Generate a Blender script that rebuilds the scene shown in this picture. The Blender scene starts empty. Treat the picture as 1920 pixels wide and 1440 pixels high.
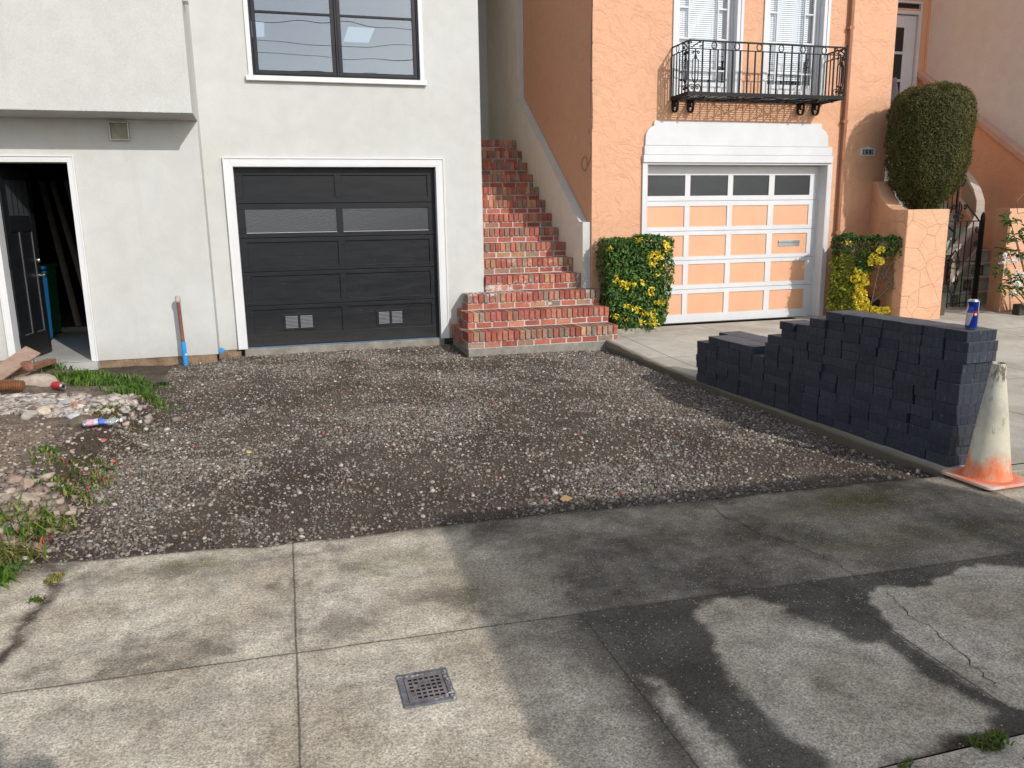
import bpy, bmesh, math, random
import numpy as np
from mathutils import Vector, Matrix
random.seed(7); rng = np.random.default_rng(7)
scn = bpy.context.scene
COL = scn.collection
# ------------------------------------------------------------------ camera, sky, sun, exposure
YAW, PIT, ROL = [math.radians(a) for a in (15.701, 11.699, -0.923)]
FPX = 1484.2
_f = np.array([math.sin(YAW)*math.cos(PIT), math.cos(YAW)*math.cos(PIT), -math.sin(PIT)])
_r = np.array([math.cos(YAW), -math.sin(YAW), 0.0]); _u = np.cross(_r, _f)
RX = math.cos(ROL)*_r + math.sin(ROL)*_u
RY = -math.sin(ROL)*_r + math.cos(ROL)*_u
CAMZ = 1.6
cam = bpy.data.objects.new('camera', bpy.data.cameras.new('camera')); COL.objects.link(cam)
cam.matrix_world = Matrix(((RX[0], RY[0], -_f[0], 0), (RX[1], RY[1], -_f[1], 0), (RX[2], RY[2], -_f[2], CAMZ), (0, 0, 0, 1)))
cam.data.sensor_width = 36; cam.data.lens = FPX/1920*36
cam.data.clip_start = 0.02; cam.data.clip_end = 2000
scn.camera = cam
SUN = Vector((-0.42, 1.0, -0.62)).normalized()          # direction the sunlight travels
w = bpy.data.worlds.new('World'); scn.world = w; w.use_nodes = True
nt = w.node_tree; nt.nodes.clear()
sky = nt.nodes.new('ShaderNodeTexSky'); sky.sky_type = 'NISHITA'; sky.sun_disc = False
sky.sun_elevation = math.asin(-SUN.z)
sky.sun_rotation = math.atan2(-SUN.x, -SUN.y)
sky.air_density = 1.0; sky.dust_density = 0.7; sky.ozone_density = 1.0
bg = nt.nodes.new('ShaderNodeBackground'); bg.inputs['Strength'].default_value = 0.15
wo = nt.nodes.new('ShaderNodeOutputWorld')
hs = nt.nodes.new('ShaderNodeHueSaturation'); hs.inputs['Saturation'].default_value = 0.5
nt.links.new(sky.outputs[0], hs.inputs['Color']); nt.links.new(hs.outputs[0], bg.inputs[0]); nt.links.new(bg.outputs[0], wo.inputs[0])
sl = bpy.data.lights.new('sun', 'SUN'); sl.energy = 2.5; sl.angle = math.radians(0.55); sl.color = (1.0, 0.96, 0.905)
so = bpy.data.objects.new('sun', sl); COL.objects.link(so); so.rotation_euler = SUN.to_track_quat('-Z', 'Y').to_euler()
so.location = (6, -12, 12)
scn.view_settings.view_transform = 'Standard'; scn.view_settings.look = 'None'
scn.view_settings.exposure = 0.26; scn.view_settings.gamma = 1.0

# ------------------------------------------------------------------ helpers
def _ray(x, y): return (x-960)/FPX*RX - (y-720)/FPX*RY + _f
def PY(x, y, Y): d = _ray(x, y); t = Y/d[1]; return (d[0]*t, Y, CAMZ+d[2]*t)
def PZ(x, y, z): d = _ray(x, y); t = (z-CAMZ)/d[2]; return (d[0]*t, d[1]*t, z)
def PX(x, y, X): d = _ray(x, y); t = X/d[0]; return (X, d[1]*t, CAMZ+d[2]*t)

def wloc(o):
    v = Vector((0, 0, 0))
    while o is not None: v += o.location; o = o.parent
    return v
def tag(o, label=None, cat=None, group=None, kind=None):
    if label: o['label'] = label
    if cat: o['category'] = cat
    if group: o['group'] = group
    if kind: o['kind'] = kind
    return o
def thing(name, label, cat, loc=(0, 0, 0), group=None):
    o = bpy.data.objects.new(name, None); COL.objects.link(o); o.location = loc
    o.empty_display_size = 0.2
    return tag(o, label, cat, group)
def raw(name, V, F, mats, parent=None, loc=None, col=None, mi=None, smooth=False, attrs=None):
    """mesh object from numpy arrays; F is an (m,k) array or a list of tuples; world coordinates in V"""
    me = bpy.data.meshes.new(name)
    off = wloc(parent) if parent is not None else Vector(loc or (0, 0, 0))
    V = np.asarray(V, dtype=np.float64) - np.array(off)
    if isinstance(F, np.ndarray):
        m, k = F.shape
        me.vertices.add(len(V)); me.vertices.foreach_set('co', V.astype(np.float32).ravel())
        me.loops.add(m*k); me.loops.foreach_set('vertex_index', F.astype(np.int32).ravel())
        me.polygons.add(m); me.polygons.foreach_set('loop_start', np.arange(0, m*k, k, dtype=np.int32))
        me.polygons.foreach_set('loop_total', np.full(m, k, dtype=np.int32))
        me.update(calc_edges=True)
    else:
        me.from_pydata([tuple(v) for v in V], [], F); me.update()
    if not isinstance(mats, (list, tuple)): mats = [mats]
    for m_ in mats: me.materials.append(m_)
    if mi is not None: me.polygons.foreach_set('material_index', np.asarray(mi, dtype=np.int32))
    if col is not None:
        a = me.attributes.new('col', 'FLOAT_COLOR', 'FACE')
        c = np.ones((len(me.polygons), 4), dtype=np.float32); c[:, :3] = col
        a.data.foreach_set('color', c.ravel())
    if attrs:
        for n_, v_ in attrs.items():
            a = me.attributes.new(n_, 'FLOAT', 'POINT'); a.data.foreach_set('value', np.asarray(v_, dtype=np.float32))
    if smooth: me.polygons.foreach_set('use_smooth', np.ones(len(me.polygons), dtype=bool))
    o = bpy.data.objects.new(name, me); COL.objects.link(o)
    if parent is not None: o.parent = parent
    else: o.location = off
    return o
def bevel(o, wd, seg=2, ang=35):
    b = o.modifiers.new('bevel', 'BEVEL'); b.width = wd; b.segments = seg; b.limit_method = 'ANGLE'; b.angle_limit = math.radians(ang)
    b.harden_normals = False
    return o
class MB:
    def __init__(s): s.v = []; s.f = []; s.m = []; s.c = []
    def quad(s, *p, m=0, c=(1, 1, 1)):
        n = len(s.v); s.v += [tuple(q) for q in p]; s.f.append(tuple(range(n, n+len(p)))); s.m.append(m); s.c.append(c)
    def box(s, x0, x1, y0, y1, z0, z1, m=0, c=(1, 1, 1), rot=None):
        n = len(s.v)
        P = [(x0, y0, z0), (x1, y0, z0), (x1, y1, z0), (x0, y1, z0), (x0, y0, z1), (x1, y0, z1), (x1, y1, z1), (x0, y1, z1)]
        if rot is not None: P = [tuple(rot @ Vector(p)) for p in P]
        s.v += P
        for f in ((0, 3, 2, 1), (4, 5, 6, 7), (0, 1, 5, 4), (1, 2, 6, 5), (2, 3, 7, 6), (3, 0, 4, 7)):
            s.f.append(tuple(n+i for i in f)); s.m.append(m); s.c.append(c)
        return s
    def prism(s, poly, vec, m=0, c=(1, 1, 1)):
        """poly: list of 3-D points (planar), extruded by vec"""
        n = len(s.v); k = len(poly); vec = Vector(vec)
        a = [Vector(p) for p in poly]
        nn = Vector((0, 0, 0))
        for i in range(k): nn += a[i].cross(a[(i+1) % k])
        if nn.dot(vec) > 0: a.reverse()
        s.v += [tuple(p) for p in a] + [tuple(p+vec) for p in a]
        s.f.append(tuple(range(n, n+k))); s.f.append(tuple(range(n+2*k-1, n+k-1, -1)))
        for i in range(k):
            j = (i+1) % k; s.f.append((n+j, n+i, n+k+i, n+k+j))
        s.m += [m]*(k+2); s.c += [c]*(k+2)
        return s
    def tube(s, pts, r, seg=8, m=0, c=(1, 1, 1), cap=True):
        pts = [Vector(p) for p in pts]; n0 = len(s.v); K = len(pts)
        rr = r if isinstance(r, (list, tuple)) else [r]*K
        up = None
        for i in range(K):
            t = (pts[min(i+1, K-1)] - pts[max(i-1, 0)]).normalized()
            if up is None:
                up = Vector((0, 0, 1)) if abs(t.z) < 0.9 else Vector((1, 0, 0))
            a = t.cross(up); 
            if a.length < 1e-6: a = t.cross(Vector((1, 0.3, 0)))
            a.normalize(); b = a.cross(t).normalized(); up = b
            for k in range(seg):
                th = 2*math.pi*k/seg
                s.v.append(tuple(pts[i] + a*(rr[i]*math.cos(th)) + b*(rr[i]*math.sin(th))))
        for i in range(K-1):
            for k in range(seg):
                q = (k+1) % seg
                s.f.append((n0+i*seg+k, n0+i*seg+q, n0+(i+1)*seg+q, n0+(i+1)*seg+k)); s.m.append(m); s.c.append(c)
        if cap:
            s.f.append(tuple(n0+k for k in range(seg-1, -1, -1))); s.f.append(tuple(n0+(K-1)*seg+k for k in range(seg)))
            s.m += [m, m]; s.c += [c, c]
        return s
    def lathe(s, prof, center, seg=32, m=0, c=(1, 1, 1), axis=None):
        """prof: (radius, height) pairs"""
        n0 = len(s.v); ce = Vector(center); K = len(prof)
        q = axis if axis is not None else Matrix.Identity(3)
        for r, h in prof:
            for k in range(seg):
                th = 2*math.pi*k/seg
                s.v.append(tuple(ce + q @ Vector((r*math.cos(th), r*math.sin(th), h))))
        for i in range(K-1):
            for k in range(seg):
                j = (k+1) % seg
                s.f.append((n0+i*seg+k, n0+i*seg+j, n0+(i+1)*seg+j, n0+(i+1)*seg+k)); s.m.append(m); s.c.append(c)
        return s
    def facade(s, x0, x1, z0, z1, y, depth, holes, m=0):
        """wall front in plane y (facing -y) with rectangular openings and their reveals"""
        xs = sorted(set([x0, x1] + [h[0] for h in holes] + [h[1] for h in holes]))
        zs = sorted(set([z0, z1] + [h[2] for h in holes] + [h[3] for h in holes]))
        xs = [x for x in xs if x0-1e-6 <= x <= x1+1e-6]; zs = [z for z in zs if z0-1e-6 <= z <= z1+1e-6]
        for i in range(len(xs)-1):
            for j in range(len(zs)-1):
                cx = (xs[i]+xs[i+1])/2; cz = (zs[j]+zs[j+1])/2
                if any(h[0] < cx < h[1] and h[2] < cz < h[3] for h in holes): continue
                s.quad((xs[i], y, zs[j]), (xs[i+1], y, zs[j]), (xs[i+1], y, zs[j+1]), (xs[i], y, zs[j+1]), m=m)
        for a, b, c0, d in holes:
            s.quad((a, y, c0), (a, y, d), (a, y+depth, d), (a, y+depth, c0), m=m)
            s.quad((b, y, d), (b, y, c0), (b, y+depth, c0), (b, y+depth, d), m=m)
            s.quad((a, y, d), (b, y, d), (b, y+depth, d), (a, y+depth, d), m=m)
            if c0 > z0+1e-6: s.quad((b, y, c0), (a, y, c0), (a, y+depth, c0), (b, y+depth, c0), m=m)
        return s
    def build(s, name, mats, parent=None, loc=None, bev=0, smooth=False, col=False):
        o = raw(name, np.array(s.v), s.f, mats, parent, loc, col=np.array(s.c) if col else None, mi=s.m, smooth=smooth)
        if bev: bevel(o, bev)
        return o
def smooth_by_angle(o, ang=40):
    me = o.data; me.polygons.foreach_set('use_smooth', np.ones(len(me.polygons), dtype=bool))
    try: me.set_sharp_from_angle(angle=math.radians(ang))
    except Exception: pass
    return o
def weld(o, d=1e-5):
    bm = bmesh.new(); bm.from_mesh(o.data); bmesh.ops.remove_doubles(bm, verts=bm.verts, dist=d); bm.to_mesh(o.data); bm.free(); return o
def text_mesh(txt, size):
    """flat text outline as (verts, faces), lower left at origin"""
    cu = bpy.data.curves.new('lettering', 'FONT'); cu.body = txt; cu.size = size; cu.resolution_u = 3
    o = bpy.data.objects.new('lettering', cu); COL.objects.link(o)
    dg = bpy.context.evaluated_depsgraph_get(); me = bpy.data.meshes.new_from_object(o.evaluated_get(dg))
    V = np.array([v.co[:] for v in me.vertices]); F = [tuple(p.vertices) for p in me.polygons]
    bpy.data.objects.remove(o); bpy.data.meshes.remove(me); bpy.data.curves.remove(cu)
    return V, F
# --- numpy value noise
def _h(ix, iy, seed):
    n = (ix.astype(np.int64)*374761393 + iy.astype(np.int64)*668265263 + seed*982451653) & 0x7fffffff
    n = ((n ^ (n >> 13))*1274126177) & 0x7fffffff
    return ((n ^ (n >> 16)) & 0xffff)/65535.0
def vnoise(x, y, seed=0):
    x = np.asarray(x, float); y = np.asarray(y, float)
    ix = np.floor(x); iy = np.floor(y); fx = x-ix; fy = y-iy
    fx = fx*fx*(3-2*fx); fy = fy*fy*(3-2*fy)
    a = _h(ix, iy, seed); b = _h(ix+1, iy, seed); c = _h(ix, iy+1, seed); d = _h(ix+1, iy+1, seed)
    return (a*(1-fx)+b*fx)*(1-fy) + (c*(1-fx)+d*fx)*fy
def fbm(x, y, seed=0, oc=4):
    t = 0; a = 0.5; s = 0
    for i in range(oc):
        t = t + a*vnoise(np.asarray(x)*2**i, np.asarray(y)*2**i, seed+i*17); s += a; a *= 0.5
    return t/s
def sstep(a, b, x): t = np.clip((np.asarray(x, float)-a)/(b-a), 0, 1); return t*t*(3-2*t)
def inpoly(px, py, poly):
    c = np.zeros(px.shape, bool); n = len(poly)
    for i in range(n):
        x1, y1 = poly[i]; x2, y2 = poly[(i+1) % n]
        k = ((y1 > py) != (y2 > py)) & (px < (x2-x1)*(py-y1)/((y2-y1) if abs(y2-y1) > 1e-12 else 1e-12)+x1)
        c ^= k
    return c
def polydist(px, py, poly, closed=True):
    d = np.full(px.shape, 1e9); n = len(poly)
    for i in range(n if closed else n-1):
        x1, y1 = poly[i]; x2, y2 = poly[(i+1) % n]
        L = (x2-x1)**2+(y2-y1)**2+1e-12
        t = np.clip(((px-x1)*(x2-x1)+(py-y1)*(y2-y1))/L, 0, 1)
        d = np.minimum(d, np.hypot(px-x1-t*(x2-x1), py-y1-t*(y2-y1)))
    return d
# ------------------------------------------------------------------ materials
class G:
    def __init__(s, name):
        s.mt = bpy.data.materials.new(name); s.mt.use_nodes = True; s.t = s.mt.node_tree
        s.b = s.t.nodes['Principled BSDF']; s.out = s.t.nodes['Material Output']
    def n(s, t, **k):
        x = s.t.nodes.new('ShaderNode'+t)
        for a, b in k.items(): setattr(x, a, b)
        return x
    def l(s, a, b): s.t.links.new(a, b)
    def set(s, sock, v):
        if hasattr(v, 'node'): s.l(v, sock)
        else: sock.default_value = v
    def coord(s, kind='Object'):
        if kind == 'World': return s.n('NewGeometry').outputs['Position']
        return s.n('TexCoord').outputs[kind]
    def noise(s, vec, scale, detail=4, rough=.6, dist=0.0, out='Fac'):
        x = s.n('TexNoise'); s.set(x.inputs['Vector'], vec); x.inputs['Scale'].default_value = scale
        x.inputs['Detail'].default_value = detail; x.inputs['Roughness'].default_value = rough; x.inputs['Distortion'].default_value = dist
        return x.outputs[out]
    def voro(s, vec, scale, feature='F1', out='Distance', rnd=1.0):
        x = s.n('TexVoronoi', feature=feature); s.set(x.inputs['Vector'], vec); x.inputs['Scale'].default_value = scale
        x.inputs['Randomness'].default_value = rnd
        return x.outputs[out]
    def ramp(s, fac, a, b, c0=0.0, c1=1.0):
        x = s.n('MapRange', interpolation_type='SMOOTHSTEP'); s.set(x.inputs[0], fac)
        x.inputs[1].default_value = a; x.inputs[2].default_value = b; s.set(x.inputs[3], c0); s.set(x.inputs[4], c1)
        return x.outputs[0]
    def math(s, op, a, b=0.0, c=0.0):
        x = s.n('Math', operation=op); s.set(x.inputs[0], a); s.set(x.inputs[1], b); s.set(x.inputs[2], c); return x.outputs[0]
    def mix(s, fac, a, b, mode='MIX'):
        x = s.n('Mix', data_type='RGBA', blend_type=mode); s.set(x.inputs[0], fac)
        s.set(x.inputs[6], a if hasattr(a, 'node') else (*a, 1)); s.set(x.inputs[7], b if hasattr(b, 'node') else (*b, 1)); return x.outputs[2]
    def scalev(s, vec, sc):
        x = s.n('Mapping'); s.l(vec, x.inputs[0]); x.inputs[3].default_value = sc; return x.outputs[0]
    def sep(s, vec): x = s.n('SeparateXYZ'); s.l(vec, x.inputs[0]); return x.outputs
    def attr(s, name, out='Fac'): x = s.n('Attribute', attribute_name=name); return x.outputs[out]
    def gray(s, v): x = s.n('CombineColor'); [s.set(x.inputs[i], v) for i in range(3)]; return x.outputs[0]
    def bump(s, h, strength=.5, dist=.01, normal=None):
        x = s.n('Bump'); x.inputs['Strength'].default_value = strength; x.inputs['Distance'].default_value = dist; s.l(h, x.inputs['Height'])
        if normal is not None: s.l(normal, x.inputs['Normal'])
        return x.outputs[0]
    def fin(s, col, rough=.8, spec=.3, metal=0.0, normal=None):
        s.set(s.b.inputs['Base Color'], col if hasattr(col, 'node') else (*col, 1)); s.set(s.b.inputs['Roughness'], rough)
        s.b.inputs['Specular IOR Level'].default_value = spec; s.b.inputs['Metallic'].default_value = metal
        if normal is not None: s.l(normal, s.b.inputs['Normal'])
        return s.mt
def simple(name, base, rough=.6, var=.12, vs=6.0, bump=0.0, bs=80.0, bd=.004, spec=.35, metal=0.0, attr=False, fine=0.0, fs=200.0):
    g = G(name); co = g.coord('World' if name.startswith('w_') else 'Object')
    n = g.noise(co, vs, 5, .65)
    k = g.ramp(n, .25, .75, 1-var, 1+var)
    c = g.mix(1.0, g.attr('col', 'Color') if attr else base, g.gray(k), 'MULTIPLY')
    if fine:
        c = g.mix(1.0, c, g.gray(g.ramp(g.noise(co, fs, 2, .5), .3, .7, 1-fine, 1+fine)), 'MULTIPLY')
    nm = g.bump(g.noise(co, bs, 4, .6), bump, bd) if bump else None
    rr = g.ramp(n, .3, .7, max(0.02, rough-.08), min(1, rough+.08))
    return g.fin(c, rr, spec, metal, nm)

# white/grey sand-float stucco
def stucco(name, base, grain=.22, tint=(.9, .87, .8)):
    g = G(name); co = g.coord()
    big = g.noise(co, .9, 4, .55); med = g.noise(co, 5, 5, .6, .4); fin = g.noise(co, 90, 3, .75)
    c = g.mix(g.ramp(big, .3, .75, 0, .5), base, tuple(a*b for a, b in zip(base, tint)))
    c = g.mix(1.0, c, g.gray(g.ramp(med, .2, .8, .95, 1.05)), 'MULTIPLY')
    c = g.mix(1.0, c, g.gray(g.ramp(fin, .25, .75, .91, 1.09)), 'MULTIPLY')
    z = g.sep(g.coord('World'))[2]
    sk = g.ramp(g.noise(g.scalev(co, (5.5, 5.5, .35)), 1.0, 5, .65), .56, .78, 0, .22)
    c = g.mix(sk, c, tuple(a*b for a, b in zip(base, (.74, .70, .62))))
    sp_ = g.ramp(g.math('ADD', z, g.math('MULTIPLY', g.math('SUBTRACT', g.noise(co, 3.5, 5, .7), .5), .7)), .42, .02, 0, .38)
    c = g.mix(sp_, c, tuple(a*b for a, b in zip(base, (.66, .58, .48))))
    h = g.math('ADD', g.math('MULTIPLY', fin, 1.0), g.math('MULTIPLY', med, .8))
    return g.fin(c, .92, .15, 0, g.bump(h, grain, .006))
M_white = stucco('white_stucco', (.56, .562, .545))
M_cream = stucco('cream_stucco', (.70, .71, .67), .3)
# peach hand-trowelled stucco: raised swirls
def trowel(name, base, stones=False):
    g = G(name); co = g.coord()
    warp = g.noise(co, 1.6, 3, .5, 0, 'Color')
    v = g.n('VectorMath', operation='SCALE'); g.l(warp, v.inputs[0]); v.inputs[3].default_value = 1.1
    a = g.n('VectorMath', operation='ADD'); g.l(co, a.inputs[0]); g.l(v.outputs[0], a.inputs[1])
    strokes = g.noise(g.scalev(a.outputs[0], (1.0, 1.0, 1.7)), 3.6, 6, .55, 1.3)
    ridge = g.math('ABSOLUTE', g.math('SUBTRACT', strokes, .5))
    rid = g.ramp(ridge, .0, .05, 1.0, 0.0)
    med = g.noise(co, 9, 5, .6, .6); fin = g.noise(co, 120, 3, .7); big = g.noise(co, .8, 4, .6)
    c = g.mix(g.ramp(big, .3, .75, 0, .55), base, tuple(a_*b for a_, b in zip(base, (.93, .9, .88))))
    c = g.mix(1.0, c, g.gray(g.ramp(med, .2, .8, .95, 1.05)), 'MULTIPLY')
    h = g.math('ADD', g.math('ADD', g.math('MULTIPLY', strokes, 1.5), g.math('MULTIPLY', rid, .12)), g.math('ADD', g.math('MULTIPLY', med, .5), g.math('MULTIPLY', fin, .06)))
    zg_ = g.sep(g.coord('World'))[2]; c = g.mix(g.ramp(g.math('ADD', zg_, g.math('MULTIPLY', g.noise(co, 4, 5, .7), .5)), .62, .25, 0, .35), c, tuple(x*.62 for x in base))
    sk = g.ramp(g.noise(g.scalev(co, (4.5, 4.5, .3)), 1.0, 5, .65), .56, .78, 0, .16); c = g.mix(sk, c, tuple(x*.72 for x in base))
    if stones:
        vd = g.voro(g.mix(.12, co, warp), 3.6, 'DISTANCE_TO_EDGE')
        gr = g.ramp(vd, .003, .015, 0, 1)
        c = g.mix(gr, tuple(x*.86 for x in base), c)
        h = g.math('ADD', h, g.math('MULTIPLY', gr, .75))
    return g.fin(c, .62, .3, 0, g.bump(h, .62, .022))
M_peach = trowel('peach_stucco', (.69, .378, .228))
M_peach_stone = trowel('peach_flagstone_render', (.70, .395, .24), True)
M_trim = simple('white_paint', (.68, .68, .675), .45, .04, 2, .15, 60, .002)
M_trim_old = simple('white_enamel', (.635, .64, .65), .4, .05, 3, .1, 40, .002)
M_pkpaint = simple('peach_paint', (.72, .385, .23), .5, .05, 3, .1, 50, .002)
M_black_door = simple('black_door_paint', (.0105, .0115, .0135), .42, .25, 3, .25, 30, .002, .28, 0, False, .18, 60)
g = G('black_door_paint'); co = g.coord(); n_ = g.noise(g.scalev(co, (1, 1, 6)), 3, 5, .65); vcol = g.n('SeparateColor'); g.l(g.voro(co, 28, 'F1', 'Color'), vcol.inputs[0])
c = g.mix(g.ramp(n_, .25, .75), (.0085, .0095, .0115), (.0135, .0145, .017))
fl_ = g.math('MULTIPLY', g.ramp(g.voro(co, 28), .12, .06), g.ramp(vcol.outputs[0], .80, .86)); z_ = g.sep(g.coord('World'))[2]
c = g.mix(g.math('MULTIPLY', fl_, g.ramp(z_, 1.9, .3, .15, .8)), c, (.30, .29, .27))
c = g.mix(g.ramp(g.math('ADD', z_, g.math('MULTIPLY', g.noise(co, 5, 5, .7), .3)), .62, .18, 0, .30), c, (.075, .066, .055))
M_black_door = g.fin(c, g.ramp(n_, .3, .7, .36, .5), .28, 0, g.bump(g.noise(g.scalev(co, (1, 1, 14)), 7, 4, .6), .2, .002))
M_black = simple('black_metal', (.018, .018, .021), .45, .25, 12, .1, 80, .001, .5)
M_iron = simple('wrought_iron', (.007, .007, .008), .5, .3, 20, .3, 120, .001, .25)
M_frame = simple('charcoal_frame', (.013, .014, .019), .38, .1, 4, 0, 1, 0, .3)
M_steel = simple('brushed_steel', (.55, .54, .52), .3, .1, 20, 0, 1, 0, .5, 1.0)
M_galv = simple('galvanised', (.42, .42, .40), .45, .3, 10, .2, 30, .002, .5, .8)
M_found = simple('raw_footing', (.24, .165, .105), .95, .35, 7, .7, 30, .02)
M_floor = simple('garage_concrete', (.42, .41, .39), .85, .12, 3, .2, 80, .003)
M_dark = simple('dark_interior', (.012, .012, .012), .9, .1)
M_room = simple('room_plaster', (.16, .17, .18), .9, .05)
M_terr = simple('tan_railing', (.36, .29, .22), .6, .12, 4)
M_copper = simple('brown_downpipe', (.34, .155, .085), .5, .18, 6)
M_cloth = simple('grey_cloth', (.30, .28, .33), .9, .15, 8, .2, 60, .004)
M_timber = simple('weathered_timber', (.30, .27, .22), .9, .3, 14, .6, 40, .01)
M_timber_dark = simple('mossy_timber', (.055, .05, .035), .9, .35, 14, .6, 40, .01)
M_bark = simple('bark', (.16, .12, .09), .9, .3, 30, .6, 60, .006)
M_rub = simple('rubber', (.02, .02, .022), .7, .2)
M_leaf = None
def leafmat(name, rough=.45, trans=.25, spec=.4):
    g = G(name); c = g.attr('col', 'Color')
    g.fin(c, rough, spec)
    tr = g.n('BsdfTranslucent'); g.l(g.mix(1.0, c, (1.0, 1.15, .6), 'MULTIPLY'), tr.inputs[0])
    mx = g.n('MixShader'); mx.inputs[0].default_value = trans
    g.l(g.b.outputs[0], mx.inputs[1]); g.l(tr.outputs[0], mx.inputs[2]); g.l(mx.outputs[0], g.out.inputs[0])
    return g.mt
M_leaf = leafmat('leaf', .38); M_needle = leafmat('needle_leaf', .6, .12, .25); M_grass = leafmat('grass_blade', .55, .3, .3)
M_col = simple('coloured', (1, 1, 1), .75, .18, 25, .35, 120, .003, .3, 0, True)
M_brick = simple('brick', (1, 1, 1), .88, .22, 18, .5, 90, .006, .2, 0, True, .15, 120)
M_mortar = simple('mortar', (.52, .475, .44), .95, .18, 12, .5, 90, .006, .15)
def glassmat(name, dark=(.02, .022, .025), refl=.5, ripple=0.0, rs=3.0, rough=0.0, rd=.02, tint=(.8, .85, .88), see=True, fres=None):
    g = G(name); co = g.coord()
    gl = g.n('BsdfGlossy'); gl.inputs['Roughness'].default_value = rough; gl.inputs['Color'].default_value = (.95, .97, 1, 1)
    if ripple: 
        nm = g.bump(g.noise(co, rs, 0 if rs < 5 else 2, .5), ripple, rd); g.l(nm, gl.inputs['Normal'])
    if see: o2 = g.n('BsdfTransparent'); o2.inputs[0].default_value = (*tint, 1)
    else: o2 = g.n('BsdfDiffuse'); o2.inputs[0].default_value = (*dark, 1)
    mx = g.n('MixShader'); mx.inputs[0].default_value = refl
    g.l(o2.outputs[0], mx.inputs[1]); g.l(gl.outputs[0], mx.inputs[2]); g.l(mx.outputs[0], g.out.inputs[0])
    return g.mt
M_glass = glassmat('window_glass', refl=.16, ripple=.10, rs=1.9, rd=.02)
M_glass_frost = glassmat('rain_glass', dark=(.05, .055, .06), refl=.06, ripple=.6, rs=70, rough=.12, rd=.004, see=False)
M_glass_dark = glassmat('dark_obscure_glass', dark=(.017, .02, .021), refl=.045, ripple=.8, rs=140, rough=.2, rd=.004, see=False)
M_glass_clear = glassmat('clear_glass', refl=.06, tint=(.98, .99, 1.0))
# ------------------------------------------------------------------ ground, street, sidewalk
SY = lambda x: 2.868-.034*x                                  # long score line of the sidewalk
SXS = (-1.2, -.063, 1.073, 2.19, 3.2, 4.35, 5.5)            # cross score lines
bx_ = np.array([-40, -6, -1.3, -1.045, -.073, .633, 1.225, 2.27, 3.704, 6, 40]); by_ = np.array([4.2, 4.2, 4.14, 4.07, 3.974, 3.985, 3.955, 3.887, 3.815, 3.79, 3.79])
YB = lambda x: np.interp(x, bx_, by_)
g = G('earth'); co = g.coord('World'); g.fin(g.mix(g.noise(co, .3), (.06, .055, .04), (.10, .09, .06)), .95, .1)
o = MB(); o.quad((-300, -300, -.6), (300, -300, -.6), (300, 300, -.6), (-300, 300, -.6)); o = o.build('ground', g.mt); tag(o, kind='structure')
g = G('asphalt'); co = g.coord('World')
c = g.mix(g.ramp(g.noise(co, 1.2, 4), .3, .7), (.045, .045, .045), (.065, .063, .06)); c = g.mix(g.ramp(g.voro(co, 120), .15, .3), (.16, .16, .15), c)
M_asph = g.fin(c, .85, .3, 0, g.bump(g.noise(co, 160, 3), .5, .004))
o = MB(); o.quad((-120, -13, -.14), (120, -13, -.14), (120, 1.6, -.14), (-120, 1.6, -.14)); tag(o.build('road', M_asph), kind='structure')

# sidewalk concrete with wet, mossy and dirty areas held as surface attributes
g = G('sidewalk_concrete'); co = g.coord('World'); S = g.sep(co)
damp = g.attr('damp'); moss = g.attr('moss'); dirt = g.attr('dirt')
n1 = g.noise(co, 2.4, 6, .62, .3); n2 = g.noise(co, 9, 5, .6); n3 = g.noise(co, 95, 3, .8); n4 = g.noise(co, 330, 2, .6)
dry = g.mix(g.ramp(n1, .3, .7), (.435, .37, .28), (.61, .545, .44))
dry = g.mix(g.ramp(g.noise(co, 3.3, 6, .68, .5), .50, .70, 0, .75), dry, (.31, .262, .20))
dry = g.mix(1.0, dry, g.gray(g.ramp(n2, .25, .75, .78, 1.18)), 'MULTIPLY')
wet = g.mix(g.ramp(n1, .3, .7), (.066, .059, .046), (.125, .114, .09))
dm_ = g.math('MULTIPLY', damp, g.ramp(n3, .2, .6, .8, 1.0)); c = g.mix(dm_, dry, wet)
c = g.mix(g.math('MULTIPLY', moss, g.ramp(n2, .3, .62)), c, (.105, .098, .03))
c = g.mix(g.math('MULTIPLY', dirt, g.ramp(n2, .2, .6)), c, (.06, .045, .032))
yy = g.math('ABSOLUTE', g.math('SUBTRACT', g.math('ADD', g.math('ADD', S[1], g.math('MULTIPLY', S[0], .034)), g.math('MULTIPLY', g.math('SUBTRACT', g.noise(co, 6, 3), .5), .012)), 2.868))
gd = yy
low = g.math('LESS_THAN', S[1], 6.0)
for sx in SXS:
    xx = g.math('ABSOLUTE', g.math('SUBTRACT', g.math('ADD', S[0], g.math('MULTIPLY', g.math('SUBTRACT', g.noise(co, 7, 3), .5), .008)), sx))
    xx = g.math('MULTIPLY', xx, 1.25)
    if sx != -.063: xx = g.math('ADD', xx, g.math('MULTIPLY', g.math('GREATER_THAN', g.math('ADD', S[1], g.math('MULTIPLY', S[0], .034)), 2.868), 9.0))
    gd = g.math('MINIMUM', gd, xx)
groove = g.ramp(gd, .0015, .0075, .72, 0)
band = g.math('MULTIPLY', g.ramp(gd, .004, .04, .5, 0), g.ramp(n2, .4, .7))
c = g.mix(band, c, (.115, .10, .075))
c = g.mix(groove, c, (.075, .06, .042))
c = g.mix(1.0, c, g.gray(g.ramp(n3, .28, .72, .74, 1.26)), 'MULTIPLY')
vg = g.n('SeparateColor'); g.l(g.voro(co, 170, 'F1', 'Color'), vg.inputs[0]); c = g.mix(1.0, c, g.gray(g.ramp(vg.outputs[0], .0, 1.0, .72, 1.28)), 'MULTIPLY')
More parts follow.
